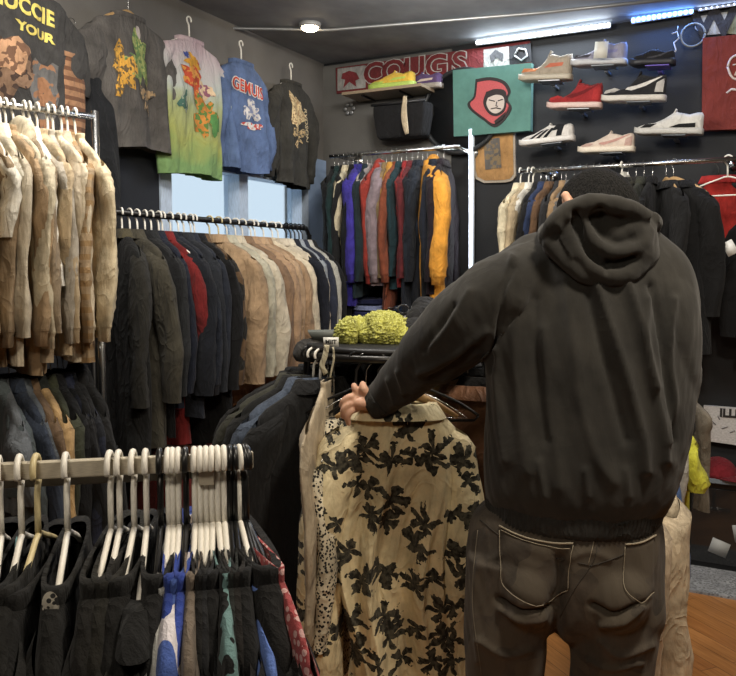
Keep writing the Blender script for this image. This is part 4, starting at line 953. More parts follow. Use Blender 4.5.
def tE(u):  # parameter of the rail point seen at column u
    best = min(range(0, 401), key=lambda k: abs((lambda p: p.x / p.y * F + CX)(E0.lerp(E1, k / 400)) - u)); return best / 400
BLK = f((20, 19, 18)); BLK2 = f((26, 25, 23)); TIE = fabric((60, 86, 160), 'patches', col2=(206, 200, 206), scale=1.3)
front = [
 (-30, 'white', 'black tee', 'tee', BLK, dict(L=.7)), (-8, 'white', 'black tee with a teal front print', 'tee', f((18, 18, 18)), dict(L=.7, th=.03)),
 (13, 'white', 'faded black sweatshirt', 'sweater', BLK2, dict(L=.7, du=-30)), (30, 'cream', 'black zip top', 'sweater', BLK, dict(L=.7, du=-34, gdrop=.06)),
 (60, 'white', 'black sweatshirt with a small white skull patch', 'sweater', f((24, 23, 21)), dict(L=.72, du=-24, gdrop=.055)),
 (105, 'white', 'washed black crewneck', 'sweater', f((28, 26, 23)), dict(L=.7, du=-26)), (114, 'white', 'black olive sweatshirt', 'sweater', f((34, 32, 26)), dict(L=.7, du=-20)),
 (129, 'white', 'black top with a round white edge', 'sweater', BLK, dict(L=.7, du=-26)), (142, 'white', 'jet black long sleeve', 'shirt', f((16, 16, 16)), dict(L=.74, du=-18, gdrop=.10)),
 (156, 'black', 'soft black tee', 'tee', f((20, 20, 21)), dict(L=.7, du=-12)),
 (164, 'white', 'slim white lined tee', 'tee', f((150, 150, 146)), dict(L=.7, du=-10, th=.012, gdrop=.07, wide=1.12)), (169, 'white', 'royal blue tee', 'tee', f((36, 58, 140)), dict(L=.7, du=-9, th=.014, wide=1.04)),
 (175, 'white', 'blue and white tie dyed shirt', 'tee', TIE, dict(L=.72, du=-8, th=.022, gdrop=.05, sl=.3, wide=1.17)), (182, 'black', 'cobalt blue tee', 'tee', f((40, 62, 150)), dict(L=.7, du=-6, th=.014, wide=1.1)), (191, 'white', 'stone grey brown tee', 'tee', f((104, 92, 80)), dict(L=.7, du=-6, th=.014, wide=1.14)),
 (197, 'white', 'inky black tee', 'tee', BLK, dict(L=.7, du=-4, th=.016)), (203, 'white', 'slate black tee', 'tee', f((28, 29, 33)), dict(L=.7, du=-3, th=.016)), (209, 'white', 'pitch black pullover', 'sweater', f((14, 14, 15)), dict(L=.7, du=-2, th=.02)),
 (215, 'white', 'black tee with a pale teal print', 'tee', fabric((20, 21, 22), 'patches', col2=(96, 130, 130), scale=2.4), dict(L=.7, du=2, th=.014, wide=1.14)), (221, 'white', 'charcoal green tee', 'tee', f((34, 38, 36)), dict(L=.7, du=4, th=.016)),
 (227, 'black', 'dark brown black tee', 'tee', f((30, 26, 24)), dict(L=.7, du=8, th=.02)), (232, 'black', 'deep black tee', 'tee', f((17, 17, 18)), dict(L=.72, du=11, th=.02)),
 (237, 'white', 'cornflower blue tee', 'tee', f((82, 112, 186)), dict(L=.72, du=20, th=.016, gdrop=.09, sl=.12, wide=1.14)),
 (241, 'black', 'black jersey with a pink lace edge', 'tee', f((20, 19, 19)), dict(L=.8, du=26, th=.03, sl=.35)),
 (244, 'black', 'pink and red lace trimmed top', 'tee', fabric((150, 60, 62), 'spots', col2=(196, 150, 146), scale=1.4), dict(L=.8, du=38, th=.012, sl=.4, wide=1.1)),
 (247, 'black', 'black sweatshirt at the end of the rail', 'sweater', f((19, 18, 18)), dict(L=.75, du=34, th=.03))]
items = []
for u, st, d, k, m_, op in front: op = dict(op); op['style'] = st; op.setdefault('du', -22); op['gdrop'] = op.get('gdrop', .045) * .5 - .015; op.setdefault('neck', .140); op.setdefault('th', .026); items.append((tE(u), d, k, m_, op))
row(items, E0, E1, 'clothes on the nearest rack', 'on the flat metal rail', hk=.088, L=.7, seed=11, half=.168, hgroup='hangers on the nearest rack', jit=.03, rr=.019, fold=.8)
# skull patch and prints on the nearest clothes
def on_near(u, v, nm, mat, r, host_label):
    host = [o for o in bpy.data.objects if o.get('label', '').startswith(host_label) and o.type == 'MESH' and o.get('category') != 'hanger'][0]
    bpy.context.view_layer.update(); hs = [host] + list(host.children)
    d = ray(u, v).normalized(); o0 = Vector((0, 0, EYE)); best = None
    for h in hs:
        bt = BVHTree.FromPolygons([h.matrix_world @ q.co for q in h.data.vertices], [tuple(q.vertices) for q in h.data.polygons]); x = bt.ray_cast(o0, d)
        if x[0] and (best is None or x[3] < best[3]): best = x
    if not best: return
    n = best[1].normalized(); n = n if n.dot(d) < 0 else -n; c = best[0] + n * .004
    q = MB(); sx_ = n.cross(Vector((0, 0, 1))).normalized(); sy_ = n.cross(sx_); rows = []
    for k in (0.02, .6, 1.0): rows.append([c + sx_ * math.cos(t_) * r[0] * k + sy_ * math.sin(t_) * r[1] * k - n * .002 * k for t_ in np.linspace(0, 2 * PI, 20, endpoint=False)])
    q.grid(np.array([[list(p_) for p_ in r_] for r_ in rows])); ob = q.build(nm, mat); ob.parent = host; ob.matrix_parent_inverse = host.matrix_world.inverted()
on_near(51, 604, 'patch', fabric((170, 164, 150), 'spots', col2=(50, 50, 50), scale=2), (.010, .016), 'black sweatshirt with a small white skull')
on_near(14, 552, 'print', fabric((110, 160, 160)), (.014, .022), 'faded black sweatshirt')

# ================================================================ round rack in the middle
RC = P(398, 352, 2.56); RZ = 1.325; RC.z = 0; RR = .30
e = empty('round_rack', RC, 0, 'round garment rack in the middle, under the lime hat', 'clothes rack')
q = MB(); q.tube([(RR * math.cos(a), RR * math.sin(a), RZ) for a in np.linspace(0, 2 * PI, 49)], .0125, 10); q.build('ring_rail', plain((60, 58, 56), .3, .8), e)
q = MB(); q.grid(np.array([[(r_ * math.cos(a), r_ * math.sin(a), z) for a in np.linspace(0, 2 * PI, 48, endpoint=False)] for r_, z in ((.01, RZ + .03), (.30, RZ + .03), (.305, RZ + .024), (.305, RZ + .016), (.30, RZ + .012), (.01, RZ + .012))])); q.build('top_shelf', plain((26, 26, 27), .45), e)
q = MB(); q.tube([(0, 0, .03), (0, 0, RZ + .01)], .02, 14); q.build('pole', CHROME, e)
for k in range(4): q = MB(); a = k * PI / 2 + .4; q.tube([(0, 0, .05), (.32 * math.cos(a), .32 * math.sin(a), .03)], .014, 8); q.build('foot', CHROME, e)
for k in range(3): q = MB(); a = k * 2.1 + .9; q.tube([(0, 0, RZ - .01), (RR * math.cos(a), RR * math.sin(a), RZ)], .007, 8); q.build('spoke', CHROME, e)
def radial(deg, desc, kind, mat, style='black', L=.8, th=.045, label=None, yaw=0, seed=0, hk=.085, **k):
    a = math.radians(deg); p = Vector((RC.x + RR * math.cos(a), RC.y + RR * math.sin(a), RZ))
    garment(kind, mat, p, a + yaw, (label or desc) + ' on the round rack', kind, 'clothes on the round rack', L=L, th=th, seed=seed, hk=hk, **k)
    hanger(style, p, a + yaw, f'{HMAT[style][2]} hanger holding the {desc} on the round rack', 'hangers on the round rack', hk, .19, .019)
for a_, d_, k_ in ((18, 'ash black shirt', 'shirt'), (40, 'coal black coat', 'coat'), (62, 'dusky black jacket', 'jacket'), (84, 'plain black shirt', 'shirt'), (106, 'worn black coat', 'coat'), (128, 'dull black jacket', 'jacket')):
    radial(a_, d_ + ' on the far side', k_, f((28, 28, 27)), seed=220 + a_, style='wire', th=.04, L=.7)
radial(150, 'dark grey coat at the back', 'coat', f((36, 36, 36)), seed=201)
radial(166, 'black puffer at the far left', 'coat', f((20, 20, 20)), seed=202)
radial(173, 'black sweatshirt with soft sleeves', 'sweater', f((26, 26, 25)), seed=203, L=.86, th=.06)
radial(183, 'black coat with maroon lining edge', 'coat', f((22, 20, 20)), seed=204, L=.9, trim=f((84, 40, 42)))
radial(191, 'dark olive field jacket', 'jacket', fabric((52, 52, 42)), seed=205, L=.86, th=.055)
radial(200, 'black jacket with cream lining', 'jacket', f((21, 21, 20)), seed=206, L=.8, trim=f((150, 140, 116)))
radial(209, 'dark blue denim jacket', 'jacket', fabric((62, 72, 88), 'denim'), seed=207, L=.84, style='white')
radial(217, 'black denim jacket', 'jacket', f((24, 24, 25), 'denim'), seed=208, L=.9, style='white')
radial(224, 'grey beige hoodie edge on', 'sweater', f((168, 152, 126)), seed=209, L=.75, style='wire', th=.016, yaw=.62)
radial(330, 'smoky black jacket at the right', 'jacket', f((26, 26, 26)), seed=213, L=.8)
for i, (a_, y_) in enumerate(((244, 172), (250, 186), (257, 165), (263, 178), (270, 190), (277, 170), (284, 184))):
    p_ = Vector((RC.x + RR * math.cos(math.radians(a_)), RC.y + RR * math.sin(math.radians(a_)), RZ))
    hanger(('black', 'wire')[i % 2], p_, math.radians(y_), ('bare black plastic hanger bunched behind the hand on the round rack', 'bare metal hanger bunched behind the hand on the round rack')[i % 2], ('bare black hangers behind the hand', 'bare metal hangers behind the hand')[i % 2], .085, .15, .019)
# garment with the black and white pattern peeping out at the left of the flowered one
pq = P(347, 352, 2.24); pq = Vector((RC.x + (RR) * math.cos(math.radians(229)), RC.y + RR * math.sin(math.radians(229)), RZ))
garment('shirt', fabric((196, 184, 156), 'spots', col2=(34, 32, 30), scale=1.6), pq, math.radians(262), 'black and cream speckled shirt left of the flowered one on the round rack', 'shirt', 'clothes on the round rack', L=.80, th=.03, seed=210, hk=.19, sl=.5, wide=.85)
hanger('wire', pq, math.radians(262), 'metal hanger of the black and cream speckled shirt on the round rack', 'hangers on the round rack', .19)
# flowered one, turned towards the camera by the person
pf = Vector((P(397, 352, 2.20).x, 2.20, RZ))
FL = fabric((216, 198, 152), 'flower', col2=(34, 32, 25), wear=.12, scale=.74)
garment('coat', FL, pf, math.radians(182), 'cream jacket printed with dark flowers, held out by the person', 'jacket', None, L=.98, th=.075, seed=211, hk=.10, neck=.085, sl=.70, fold=3.2, name='flowered_jacket', na=140, nz=40, wide=.74)
hanger('wood', pf, math.radians(182), 'wooden hanger in the flowered jacket held by the person', None, .075, .17)
pt = Vector((P(468, 352, 2.42).x, 2.42, RZ))
garment('coat', f((112, 74, 50), rough=.5), pt, math.radians(150), 'reddish brown leather coat right of the flowered jacket on the round rack', 'coat', 'clothes on the round rack', L=.62, th=.06, seed=214, hk=.11, fold=.8)
hanger('wood', pt, math.radians(150), 'wooden hanger holding the reddish brown leather coat', 'hangers on the round rack')
# things lying on top of it
TZ = RZ + .03
def lump(name, c, r, label, cat, mat, seed, amp=.012, fr=40, n=28, M=None, sharp=False):
    b = MB(); b.ball((0, 0, 0), r, n, M); co = np.array(b.v); d = fbm(co[:, 0] * fr, co[:, 1] * fr, co[:, 2] * fr, seed, 4)
    if sharp: d = 1 - np.abs(d) * 2
    ln = np.linalg.norm(co, axis=1, keepdims=True); co = co * (1 + (amp * d)[:, None] / np.maximum(ln, .02)); co[:, 2] = np.maximum(co[:, 2], -r[2] * .55)
    b.v = [tuple(x) for x in co]; o = b.build(name, mat); zmin = co[:, 2].min(); o.location = (c[0], c[1], c[2] - zmin); tag(o, label, cat); return o
LIME = fabric((158, 156, 62), 'spots', col2=(196, 196, 104), scale=2.2, wear=.3)
c = P(374, 345, 2.50)
b = MB(); b.ball((.025, 0, .035), (.068, .075, .058), 30); b.ball((-.045, -.01, .027), (.055, .06, .052), 24); b.ball((.075, -.01, .015), (.05, .06, .045), 24)
def fz(co, no):
    d = np.abs(fbm(co[:, 0] * 330, co[:, 1] * 330, co[:, 2] * 330, 5, 2)) + np.random.RandomState(1).uniform(-.5, .5, len(co)); m_ = np.exp(-((co[:, 0] + .035) / .012) ** 2) * (co[:, 1] < 0)
    co = co + no * (d * .007 - m_ * .03)[:, None]; co[:, 2] = np.maximum(co[:, 2], 0); return co
o = meshobj('fuzzy_hat', remesh(b, .0025, 2, fz), LIME); o.location = (c.x, c.y, TZ); tag(o, 'fuzzy lime green hat lying on top of the round rack', 'hat'); o.data.transform(Matrix.Diagonal((1.2, 1.2, 1.0, 1)))
BK = fabric((30, 30, 32), wear=.25)
for i, (u, v, Y, r, lab) in enumerate(((416, 340, 2.50, (.085, .08, .05), 'black knit hat beside the lime one, lowest of the pile'), (430, 322, 2.56, (.075, .07, .045), 'black knit hat in the middle of the pile by the lime hat'), (428, 309, 2.60, (.045, .05, .035), 'small black rolled hat on top of the pile by the lime hat'))):
    c = P(u, v, Y); o = lump('knit_hat', (c.x, c.y, TZ + (0, .045, .085)[i]), r, lab, 'hat', BK, 60 + i, .012, 26)
c = P(392, 330, 2.68); lump('folded_cloth', (c.x, c.y, TZ), (.07, .05, .045), 'pale pink cloth behind the lime hat', 'cloth', fabric((206, 150, 150)), 66, .006, 24)
c = P(410, 318, 2.66); e = empty('sunglasses', (c.x, c.y, TZ + .075), .35, 'black framed glasses lying behind the lime hat', 'glasses')
o = lump('cloth_bundle', (c.x, c.y, TZ), (.06, .05, .05), 'white cloth bundle under the black framed glasses', 'cloth', fabric((190, 186, 180)), 67, .006, 24)
for x in (-.024, .024): q = MB(); q.tube([(x + .02 * math.cos(a), .0 + .004 * math.sin(a), .02 + .014 * math.sin(a)) for a in np.linspace(0, 2 * PI, 20)], .0035, 6); q.build('lens_rim', BLACKP, e)
for x in (-.045, .045): q = MB(); q.tube([(x, 0, .024), (x * .95, .09, .02)], .003, 6); q.build('temple', BLACKP, e)
c = P(329, 335, 2.52); e = empty('tray', (c.x, c.y, TZ), .1, 'shallow grey tray at the left top of the round rack', 'tray')
q = MB(); q.grid(np.array([[(x * k, y * k, z) for x, y in [(-.06, -.045), (.06, -.045), (.065, 0), (.06, .045), (-.06, .045), (-.065, 0)]] for k, z in ((.02, .004), (.7, .004), (1.0, .034), (1.05, .034), (.74, 0), (.02, 0))])); q.build('tray_body', plain((86, 90, 84), .5), e)
c = P(331, 342, 2.35); q = MB().box((0, 0, 0), (.045, .003, .028)).build('paper_tag', plain((206, 204, 194))); q.location = (c.x, c.y, c.z); tag(q, 'small white tag with dark letters tied to the round rack', 'tag')
o = text_mesh('MIIT', .018, .0005, plain((40, 40, 40)), 'lettering', q, bold=.0005); o.location = (0, -.0025, 0)
for i, (pts, lab) in enumerate(((((327, 345), (325, 356), (322, 366), (326, 374)), 'short cream strap dangling from the tray'), (((333, 347), (334, 358), (332, 368), (330, 378)), 'thin cream cord dangling beside the short strap'))):
    q = MB(); q.tube(cr([P(a, b_, 2.31) for a, b_ in pts], 4), .008 - .005 * i, 8, flat=(1, .35)); tag(q.build('hanging_strap', fabric((176, 168, 140))), lab, 'strap')
c = P(311, 352, 2.50); o = lump('dark_bundle', (c.x, c.y, TZ - .06), (.055, .06, .05), 'grey black cloth bundle at the left rim of the round rack', 'cloth', fabric((48, 46, 44), wear=.3), 68, .01, 30)
for i, (u, v, Y) in enumerate(((331, 318, 3.0), (340, 316, 3.0))):
    pass

# ================================================================ rack behind the person at the right
GZ = 1.20
G0, G1 = P(628, 400, 2.25), P(676, 371, 3.15); G0.z = G1.z = GZ; dG = (G1 - G0).normalized(); GP = math.atan2(-dG.x, dG.y)
e = empty('garment_rack', (G0.x, G0.y, 0), 0, 'low garment rack hidden behind the person at the right', 'clothes rack')
pipe(e, 'rail', [G0, G1], .011, CHROME)
for q_ in (G0, G1):
    pipe(e, 'post', [(q_.x, q_.y, .03), (q_.x, q_.y, GZ)], .012, CHROME); nn = Vector((-dG.y, dG.x, 0)); pipe(e, 'foot', [(q_.x - nn.x * .1, q_.y - nn.y * .1, .02), (q_.x + nn.x * .1, q_.y + nn.y * .1, .02)], .012, CHROME)
gi = [(.15, 'tan puffer jacket', 'jacket', f((178, 158, 130)), dict(L=.55, th=.05, hk=.26)), (.27, 'dull orange jacket', 'jacket', f((190, 124, 66)), dict(L=.44, th=.02, du=4, hk=.34)), (.33, 'cream beige quilted jacket', 'coat', f((190, 172, 142)), dict(L=.58, th=.07, wide=1.05, du=22, hk=.24)),
 (.47, 'blue denim shirt', 'shirt', f((60, 84, 130), 'denim'), dict(L=.78, du=18)), (.54, 'purple tee', 'tee', f((140, 78, 150)), dict(L=.66, du=10)), (.62, 'pale grey sweatshirt', 'sweater', f((170, 166, 158)), dict(L=.66)), (.70, 'bright yellow green shirt', 'tee', f((186, 184, 40)), dict(L=.60, th=.05, du=20, sl=.16)),
 (.78, 'cream yellow tee', 'tee', f((206, 196, 130)), dict(L=.46, th=.02, du=14, sl=.14)), (.87, 'black vest with silver studs', 'vest', fabric((26, 26, 27), 'spots', col2=(30, 30, 31)), dict(L=.40, du=26)), (.94, 'grey brown denim jacket', 'vest', f((104, 96, 84), 'denim'), dict(L=.44, du=36, wide=1.1))]
row(gi, G0, G1, 'clothes on the rack behind the person', 'on the rack behind the person', du=15, L=.6, seed=14, style='wire', hgroup='hangers on the rack behind the person', jit=.02, th=.03)
# ================================================================ the person, seen from behind
YW = math.radians(-15)                 # the body is turned a little to the left: the right side is nearer
ax, ay = Vector((math.cos(YW), math.sin(YW), 0)), Vector((-math.sin(YW), math.cos(YW), 0))
base = P(562, 520, 1.92); base.z = 0
person = empty('person', base, 0, 'person in black hoodie and faded dark jeans reaching one arm into the round rack', 'person')
def pp(u, v, Y): return P(u, v, Y) - base
def rings(rows, n=40, p=0.85):
    """rows: left px, right px, v, depth Y, half depth"""
    q = cr([r for r in rows], 5); G = []
    for l, r, v, Y, d in q:
        c = pp((l + r) / 2, v, Y); w_ = (r - l) / 2 / F * Y / math.cos(YW)
        G.append([list(c + ax * (w_ * np.sign(math.cos(t_)) * abs(math.cos(t_)) ** p) + ay * (d * np.sign(math.sin(t_)) * abs(math.sin(t_)) ** p)) for t_ in np.linspace(0, 2 * PI, n, endpoint=False)])
    return np.array(G)
SKIN = plain((206, 150, 118), .5, name='skin')
m, t, b_ = nt('skin'); SKIN = m; b_.inputs['Roughness'].default_value = .5; b_.inputs['Subsurface Weight'].default_value = .1; b_.inputs['Subsurface Radius'].default_value = (.02, .008, .004)
n_ = N(t, 'ShaderNodeTexNoise', Scale=40.0, Detail=4.0); r_ = ramp(t, [(.3, (196, 142, 112)), (.7, (216, 166, 134))]); t.links.new(n_.outputs['Fac'], r_.inputs[0]); t.links.new(r_.outputs[0], b_.inputs['Base Color'])
# ---- body: head with face, neck, trunk, arms with hands, legs: one continuous surface
b = MB(); HY = math.radians(25); HM = Matrix.Rotation(HY, 3, 'Z') @ Matrix.Rotation(math.radians(-38), 3, 'X')
hc = pp(598, 214, 2.00)
def hp(x, y, z): return hc + HM @ Vector((x, y, z))        # head frame: face towards +Y
b.ball(hc, (.086, .100, .112), 18, HM); b.ball(hp(0, .035, -.055), (.058, .062, .065), 14, HM)
b.ball(hp(0, .088, -.11), (.028, .022, .018), 10, HM)                                   # chin
b.tube([hp(0, .094, .015), hp(0, .112, -.025), hp(0, .118, -.036)], [.008, .012, .013], 10)  # nose
b.tube([hp(-.02, .094, -.068), hp(0, .102, -.066), hp(.02, .094, -.068)], .006, 8); b.tube([hp(-.018, .092, -.078), hp(0, .099, -.080), hp(.018, .092, -.078)], .007, 8)
for s in (-1, 1):
    b.ball(hp(s * .031, .086, .004), (.014, .010, .009), 8, HM); b.tube([hp(s * .014, .096, .022), hp(s * .046, .086, .022)], .006, 8)
    b.tube([hp(s * .088, -.012, .040), hp(s * .104, -.028, .032), hp(s * .104, -.028, .010), hp(s * .090, -.014, -.010)], [.008, .011, .010, .008], 10)
    b.ball(hp(s * .094, -.016, .018), (.009, .018, .028), 8, HM)
smtube(b, [hc + Vector((0, 0, -.06)), pp(600, 262, 1.96), pp(600, 300, 1.93)], [.058, .060, .075])
b.grid(rings([(560, 640, 262, 1.94, .06), (510, 668, 290, 1.93, .09), (508, 672, 340, 1.92, .10), (512, 664, 420, 1.93, .10), (510, 650, 480, 1.93, .10), (494, 648, 540, 1.92, .11), (490, 644, 580, 1.92, .10), (512, 628, 606, 1.93, .05)]), True, True)
Wr = pp(377, 404, 2.13)
smtube(b, [pp(520, 290, 1.93), pp(472, 318, 1.97), pp(437, 350, 2.03), pp(405, 378, 2.09), Wr], [.058, .052, .045, .036, .026])
# the right arm goes down and forward, its hand resting on the clothes in front
smtube(b, [pp(660, 295, 1.86), pp(671, 350, 1.83), pp(668, 405, 1.87), pp(640, 432, 2.00), pp(612, 440, 2.12)], [.058, .050, .042, .034, .026])
for (l, r, x, yy) in ((465, 546, 0, 0), (566, 656, 0, 0)):
    u = (l + r) / 2; Y = 1.95 if u < 550 else 1.88
    k = pp(u, 640, Y); smtube(b, [k + Vector((0, 0, .18)), k, Vector((k.x, k.y + .03, .42)), Vector((k.x, k.y, .10)), Vector((k.x, k.y, .05))], [.085, .08, .055, .042, .04])
    smtube(b, [Vector((k.x, k.y - .03, .045)), Vector((k.x - .02, k.y + .10, .035)), Vector((k.x - .03, k.y + .18, .028))], [.04, .038, .025])
# left hand: palm, thumb, four fingers closing on the hanger and collar
def hand(Wp, palm, fingers, thumb, R0=.0100):
    smtube(b, [Wp] + palm, [.028, .033, .035, .028], n=14, k=4, flat=(1.0, .62))
    for i, fpts in enumerate(fingers): smtube(b, fpts, [R0 * 1.15, R0 * 1.0, R0 * .9, R0 * .72][:len(fpts)], n=10, k=4)
    smtube(b, thumb, [R0 * 1.5, R0 * 1.2, R0 * 1.0, R0 * .8][:len(thumb)], n=10, k=4)
hand(Wr, [pp(370, 403, 2.13), pp(362, 402, 2.13), pp(355, 402, 2.135)],
     [[pp(361, 396, 2.13), pp(356, 391, 2.12), pp(354.5, 387, 2.12), pp(353.5, 383.5, 2.125)],
      [pp(358, 398, 2.13), pp(350, 397, 2.115), pp(343.5, 401, 2.115), pp(341, 407, 2.125)],
      [pp(356, 403, 2.13), pp(349, 404, 2.11), pp(343.5, 410, 2.11), pp(343, 418, 2.12)],
      [pp(357, 408, 2.13), pp(351, 411, 2.11), pp(347.5, 417, 2.11), pp(349, 425, 2.12)]],
     [pp(368, 396, 2.12), pp(364.5, 390, 2.11), pp(363, 385.5, 2.115), pp(362.5, 382, 2.12)])
W2 = pp(612, 440, 2.12)
hand(W2, [W2 + Vector((-.03, .03, -.005)), W2 + Vector((-.055, .05, -.012)), W2 + Vector((-.075, .07, -.02))],
     [[W2 + Vector((-.07 + dx * .3, .06, -.015 + dz)), W2 + Vector((-.10 + dx * .3, .085, -.03 + dz)), W2 + Vector((-.11, .10, -.05 + dz)), W2 + Vector((-.105, .10, -.075 + dz))] for dx, dz in ((0, .022), (.02, .006), (.03, -.010), (.05, -.026))],
     [W2 + Vector((-.03, .03, .02)), W2 + Vector((-.05, .05, .04)), W2 + Vector((-.07, .07, .045))])
body = meshobj('body', remesh(b, .0034, 3), SKIN, person)
# hair: short dark cap over scalp and back of the head
b = MB(); rows = []
for i in range(22):
    th = PI * (.001 + .60 * i / 21); row_ = []
    for j in range(44):
        ph = 2 * PI * j / 44; sn = math.sin(th); back = -math.sin(ph)
        tt = th * (1 + .22 * back * (i / 21)); p_ = Vector((math.sin(tt) * math.cos(ph) * .0930, math.sin(tt) * math.sin(ph) * .1065, math.cos(tt) * .119))
        k = 1 + .010 * math.sin(13 * ph + 9 * th) * sn + .008 * math.sin(31 * ph - 14 * th) * sn
        row_.append(list(hc + HM @ (p_ * k)))
    rows.append(row_)
HAIR, t, b_ = nt('hair'); b_.inputs['Roughness'].default_value = .8; b_.inputs['Specular IOR Level'].default_value = .2
mp = N(t, 'ShaderNodeMapping'); mp.inputs['Scale'].default_value = (240, 240, 40); tc = N(t, 'ShaderNodeTexCoord'); n_ = N(t, 'ShaderNodeTexNoise', Scale=1.0, Detail=3.0)
t.links.new(tc.outputs['Object'], mp.inputs[0]); t.links.new(mp.outputs[0], n_.inputs['Vector']); r_ = ramp(t, [(.38, (5, 5, 5)), (.75, (34, 32, 30))]); t.links.new(n_.outputs['Fac'], r_.inputs[0]); t.links.new(r_.outputs[0], b_.inputs['Base Color'])
bp = N(t, 'ShaderNodeBump', Strength=1.0, Distance=.01); t.links.new(n_.outputs['Fac'], bp.inputs['Height']); t.links.new(bp.outputs[0], b_.inputs['Normal'])
MB().grid(np.array(rows), True, False).build('hair', HAIR, person)

# ---- hoodie
HOOD = fabric((39, 37, 33), wear=.2, sheen=.10, bump=.35)
b = MB()
b.grid(rings([(548, 648, 228, 1.93, .06), (520, 662, 240, 1.93, .085), (494, 678, 262, 1.92, .11), (490, 688, 300, 1.91, .135), (490, 688, 350, 1.90, .15), (488, 688, 400, 1.90, .158), (485, 678, 450, 1.90, .165), (486, 668, 482, 1.90, .165), (488, 660, 498, 1.90, .150), (491, 656, 505, 1.90, .138)], 60), True, True)
smtube(b, [pp(545, 272, 1.92), pp(508, 290, 1.91), pp(472, 318, 1.94), pp(440, 346, 2.00), pp(412, 372, 2.07), pp(385, 396, 2.12), pp(378, 401, 2.13)], [.085, .092, .094, .086, .068, .050, .046], n=28)
smtube(b, [pp(630, 275, 1.90), pp(655, 300, 1.85), pp(666, 350, 1.83), pp(665, 398, 1.86), pp(640, 428, 1.98), pp(618, 440, 2.10)], [.080, .086, .080, .074, .064, .045], n=28)
cam0 = Vector((0, 0, EYE)) - base
RIDGE = [  # px polyline, half width in m, height: the folds falling from the shoulders
 ([(598, 288), (612, 330), (628, 380), (640, 430), (645, 470)], .014, .013), ([(628, 285), (642, 330), (652, 380), (662, 430), (664, 460)], .012, .011), ([(565, 280), (572, 330), (580, 400), (596, 455), (612, 480)], .020, .008),
 ([(512, 258), (506, 290), (492, 330), (487, 372)], .008, .008), ([(520, 300), (516, 350), (520, 410), (530, 470)], .020, .008), ([(648, 300), (645, 340), (655, 385)], .012, .008), ([(674, 300), (668, 350), (674, 400), (668, 440)], .009, .008),
 ([(545, 330), (548, 400), (556, 450), (560, 486)], .018, .007), ([(500, 330), (498, 400), (506, 460)], .013, .007), ([(585, 470), (588, 496)], .007, .006), ([(540, 462), (545, 496)], .007, .006), ([(625, 470), (628, 496)], .007, .006),
 ([(470, 292), (452, 322), (432, 346)], .010, .006), ([(486, 330), (462, 350), (440, 362), (420, 372)], .009, .008), ([(496, 350), (468, 372), (444, 384)], .009, .008), ([(455, 306), (440, 328), (425, 350)], .007, -.007), ([(398, 372), (404, 392)], .006, .006), ([(388, 380), (394, 404)], .006, .006)]
DENT = [([(512, 268), (502, 300), (496, 340), (490, 372)], .006, -.011), ([(588, 292), (596, 330), (610, 380), (626, 440)], .012, -.009), ([(650, 286), (660, 330), (668, 390), (674, 440)], .007, -.010), ([(535, 300), (536, 360), (545, 440)], .015, -.006), ([(474, 345), (452, 366), (430, 378)], .006, -.007)]
def px_of(co):
    rel = co - np.array(cam0); fw = np.array([0, math.cos(PITCH), -math.sin(PITCH)]); up = np.array([0, math.sin(PITCH), math.cos(PITCH)])
    d = rel @ fw; return CX + F * rel[:, 0] / d, CY - F * (rel @ up) / d, d
def folds(lines, back=True):
    def fn(co, no):
        u, v, d = px_of(co); tot = np.zeros(len(co))
        for pts, w_, h_ in lines:
            q = cr([(a, c_, 0) for a, c_ in pts], 6)[:, :2]; best = np.full(len(co), 1e9)
            for a, c_ in zip(q[:-1], q[1:]):
                ab = c_ - a; tt = np.clip(((u - a[0]) * ab[0] + (v - a[1]) * ab[1]) / (ab @ ab), 0, 1)
                dd = np.hypot(u - a[0] - tt * ab[0], v - a[1] - tt * ab[1]); best = np.minimum(best, dd)
            x = best * d / F / w_; tot += 1.5 * h_ * np.exp(-x ** 1.5)
        facing = np.clip(-(no[:, 1]) * 1.6 + .3, 0, 1)
        small = .0050 * fbm(co[:, 0] * 34, co[:, 1] * 34, co[:, 2] * 13, 9, 4)
        return co + no * (tot * facing + small)[:, None]
    return fn
hoodie = meshobj('hoodie', remesh(b, .0055, 5, folds(RIDGE + DENT)), HOOD, person)
# rib hem and cuffs
RIB = fabric((44, 43, 40), wear=.12)
def ribbed(G, k=110, amp=.0016):
    G = np.array(G); c = G.mean(1, keepdims=True); n = G.shape[1]; a = np.arange(n) / n * 2 * PI * k
    return c + (G - c) * (1 + amp / .13 * np.sin(a))[None, :, None]
hem = rings([(489, 660, 494, 1.90, .142), (488, 657, 505, 1.90, .146), (489, 654, 516, 1.90, .146), (491, 652, 521, 1.90, .140)], 330, .85)
MB().grid(ribbed(hem), True, False).build('hem_band', RIB, hoodie)
for pts, rr2 in (([pp(381, 399, 2.125), pp(376, 402.5, 2.13), pp(370.5, 405, 2.135)], [.048, .046, .040]), ([pp(622, 439, 2.08), pp(616, 440, 2.10), pp(608, 441, 2.12)], [.048, .045, .04])):
    q = MB(); smtube(q, pts, rr2, n=100, k=4); q.v = [tuple(x) for x in q.v]; q.build('cuff', RIB, hoodie)
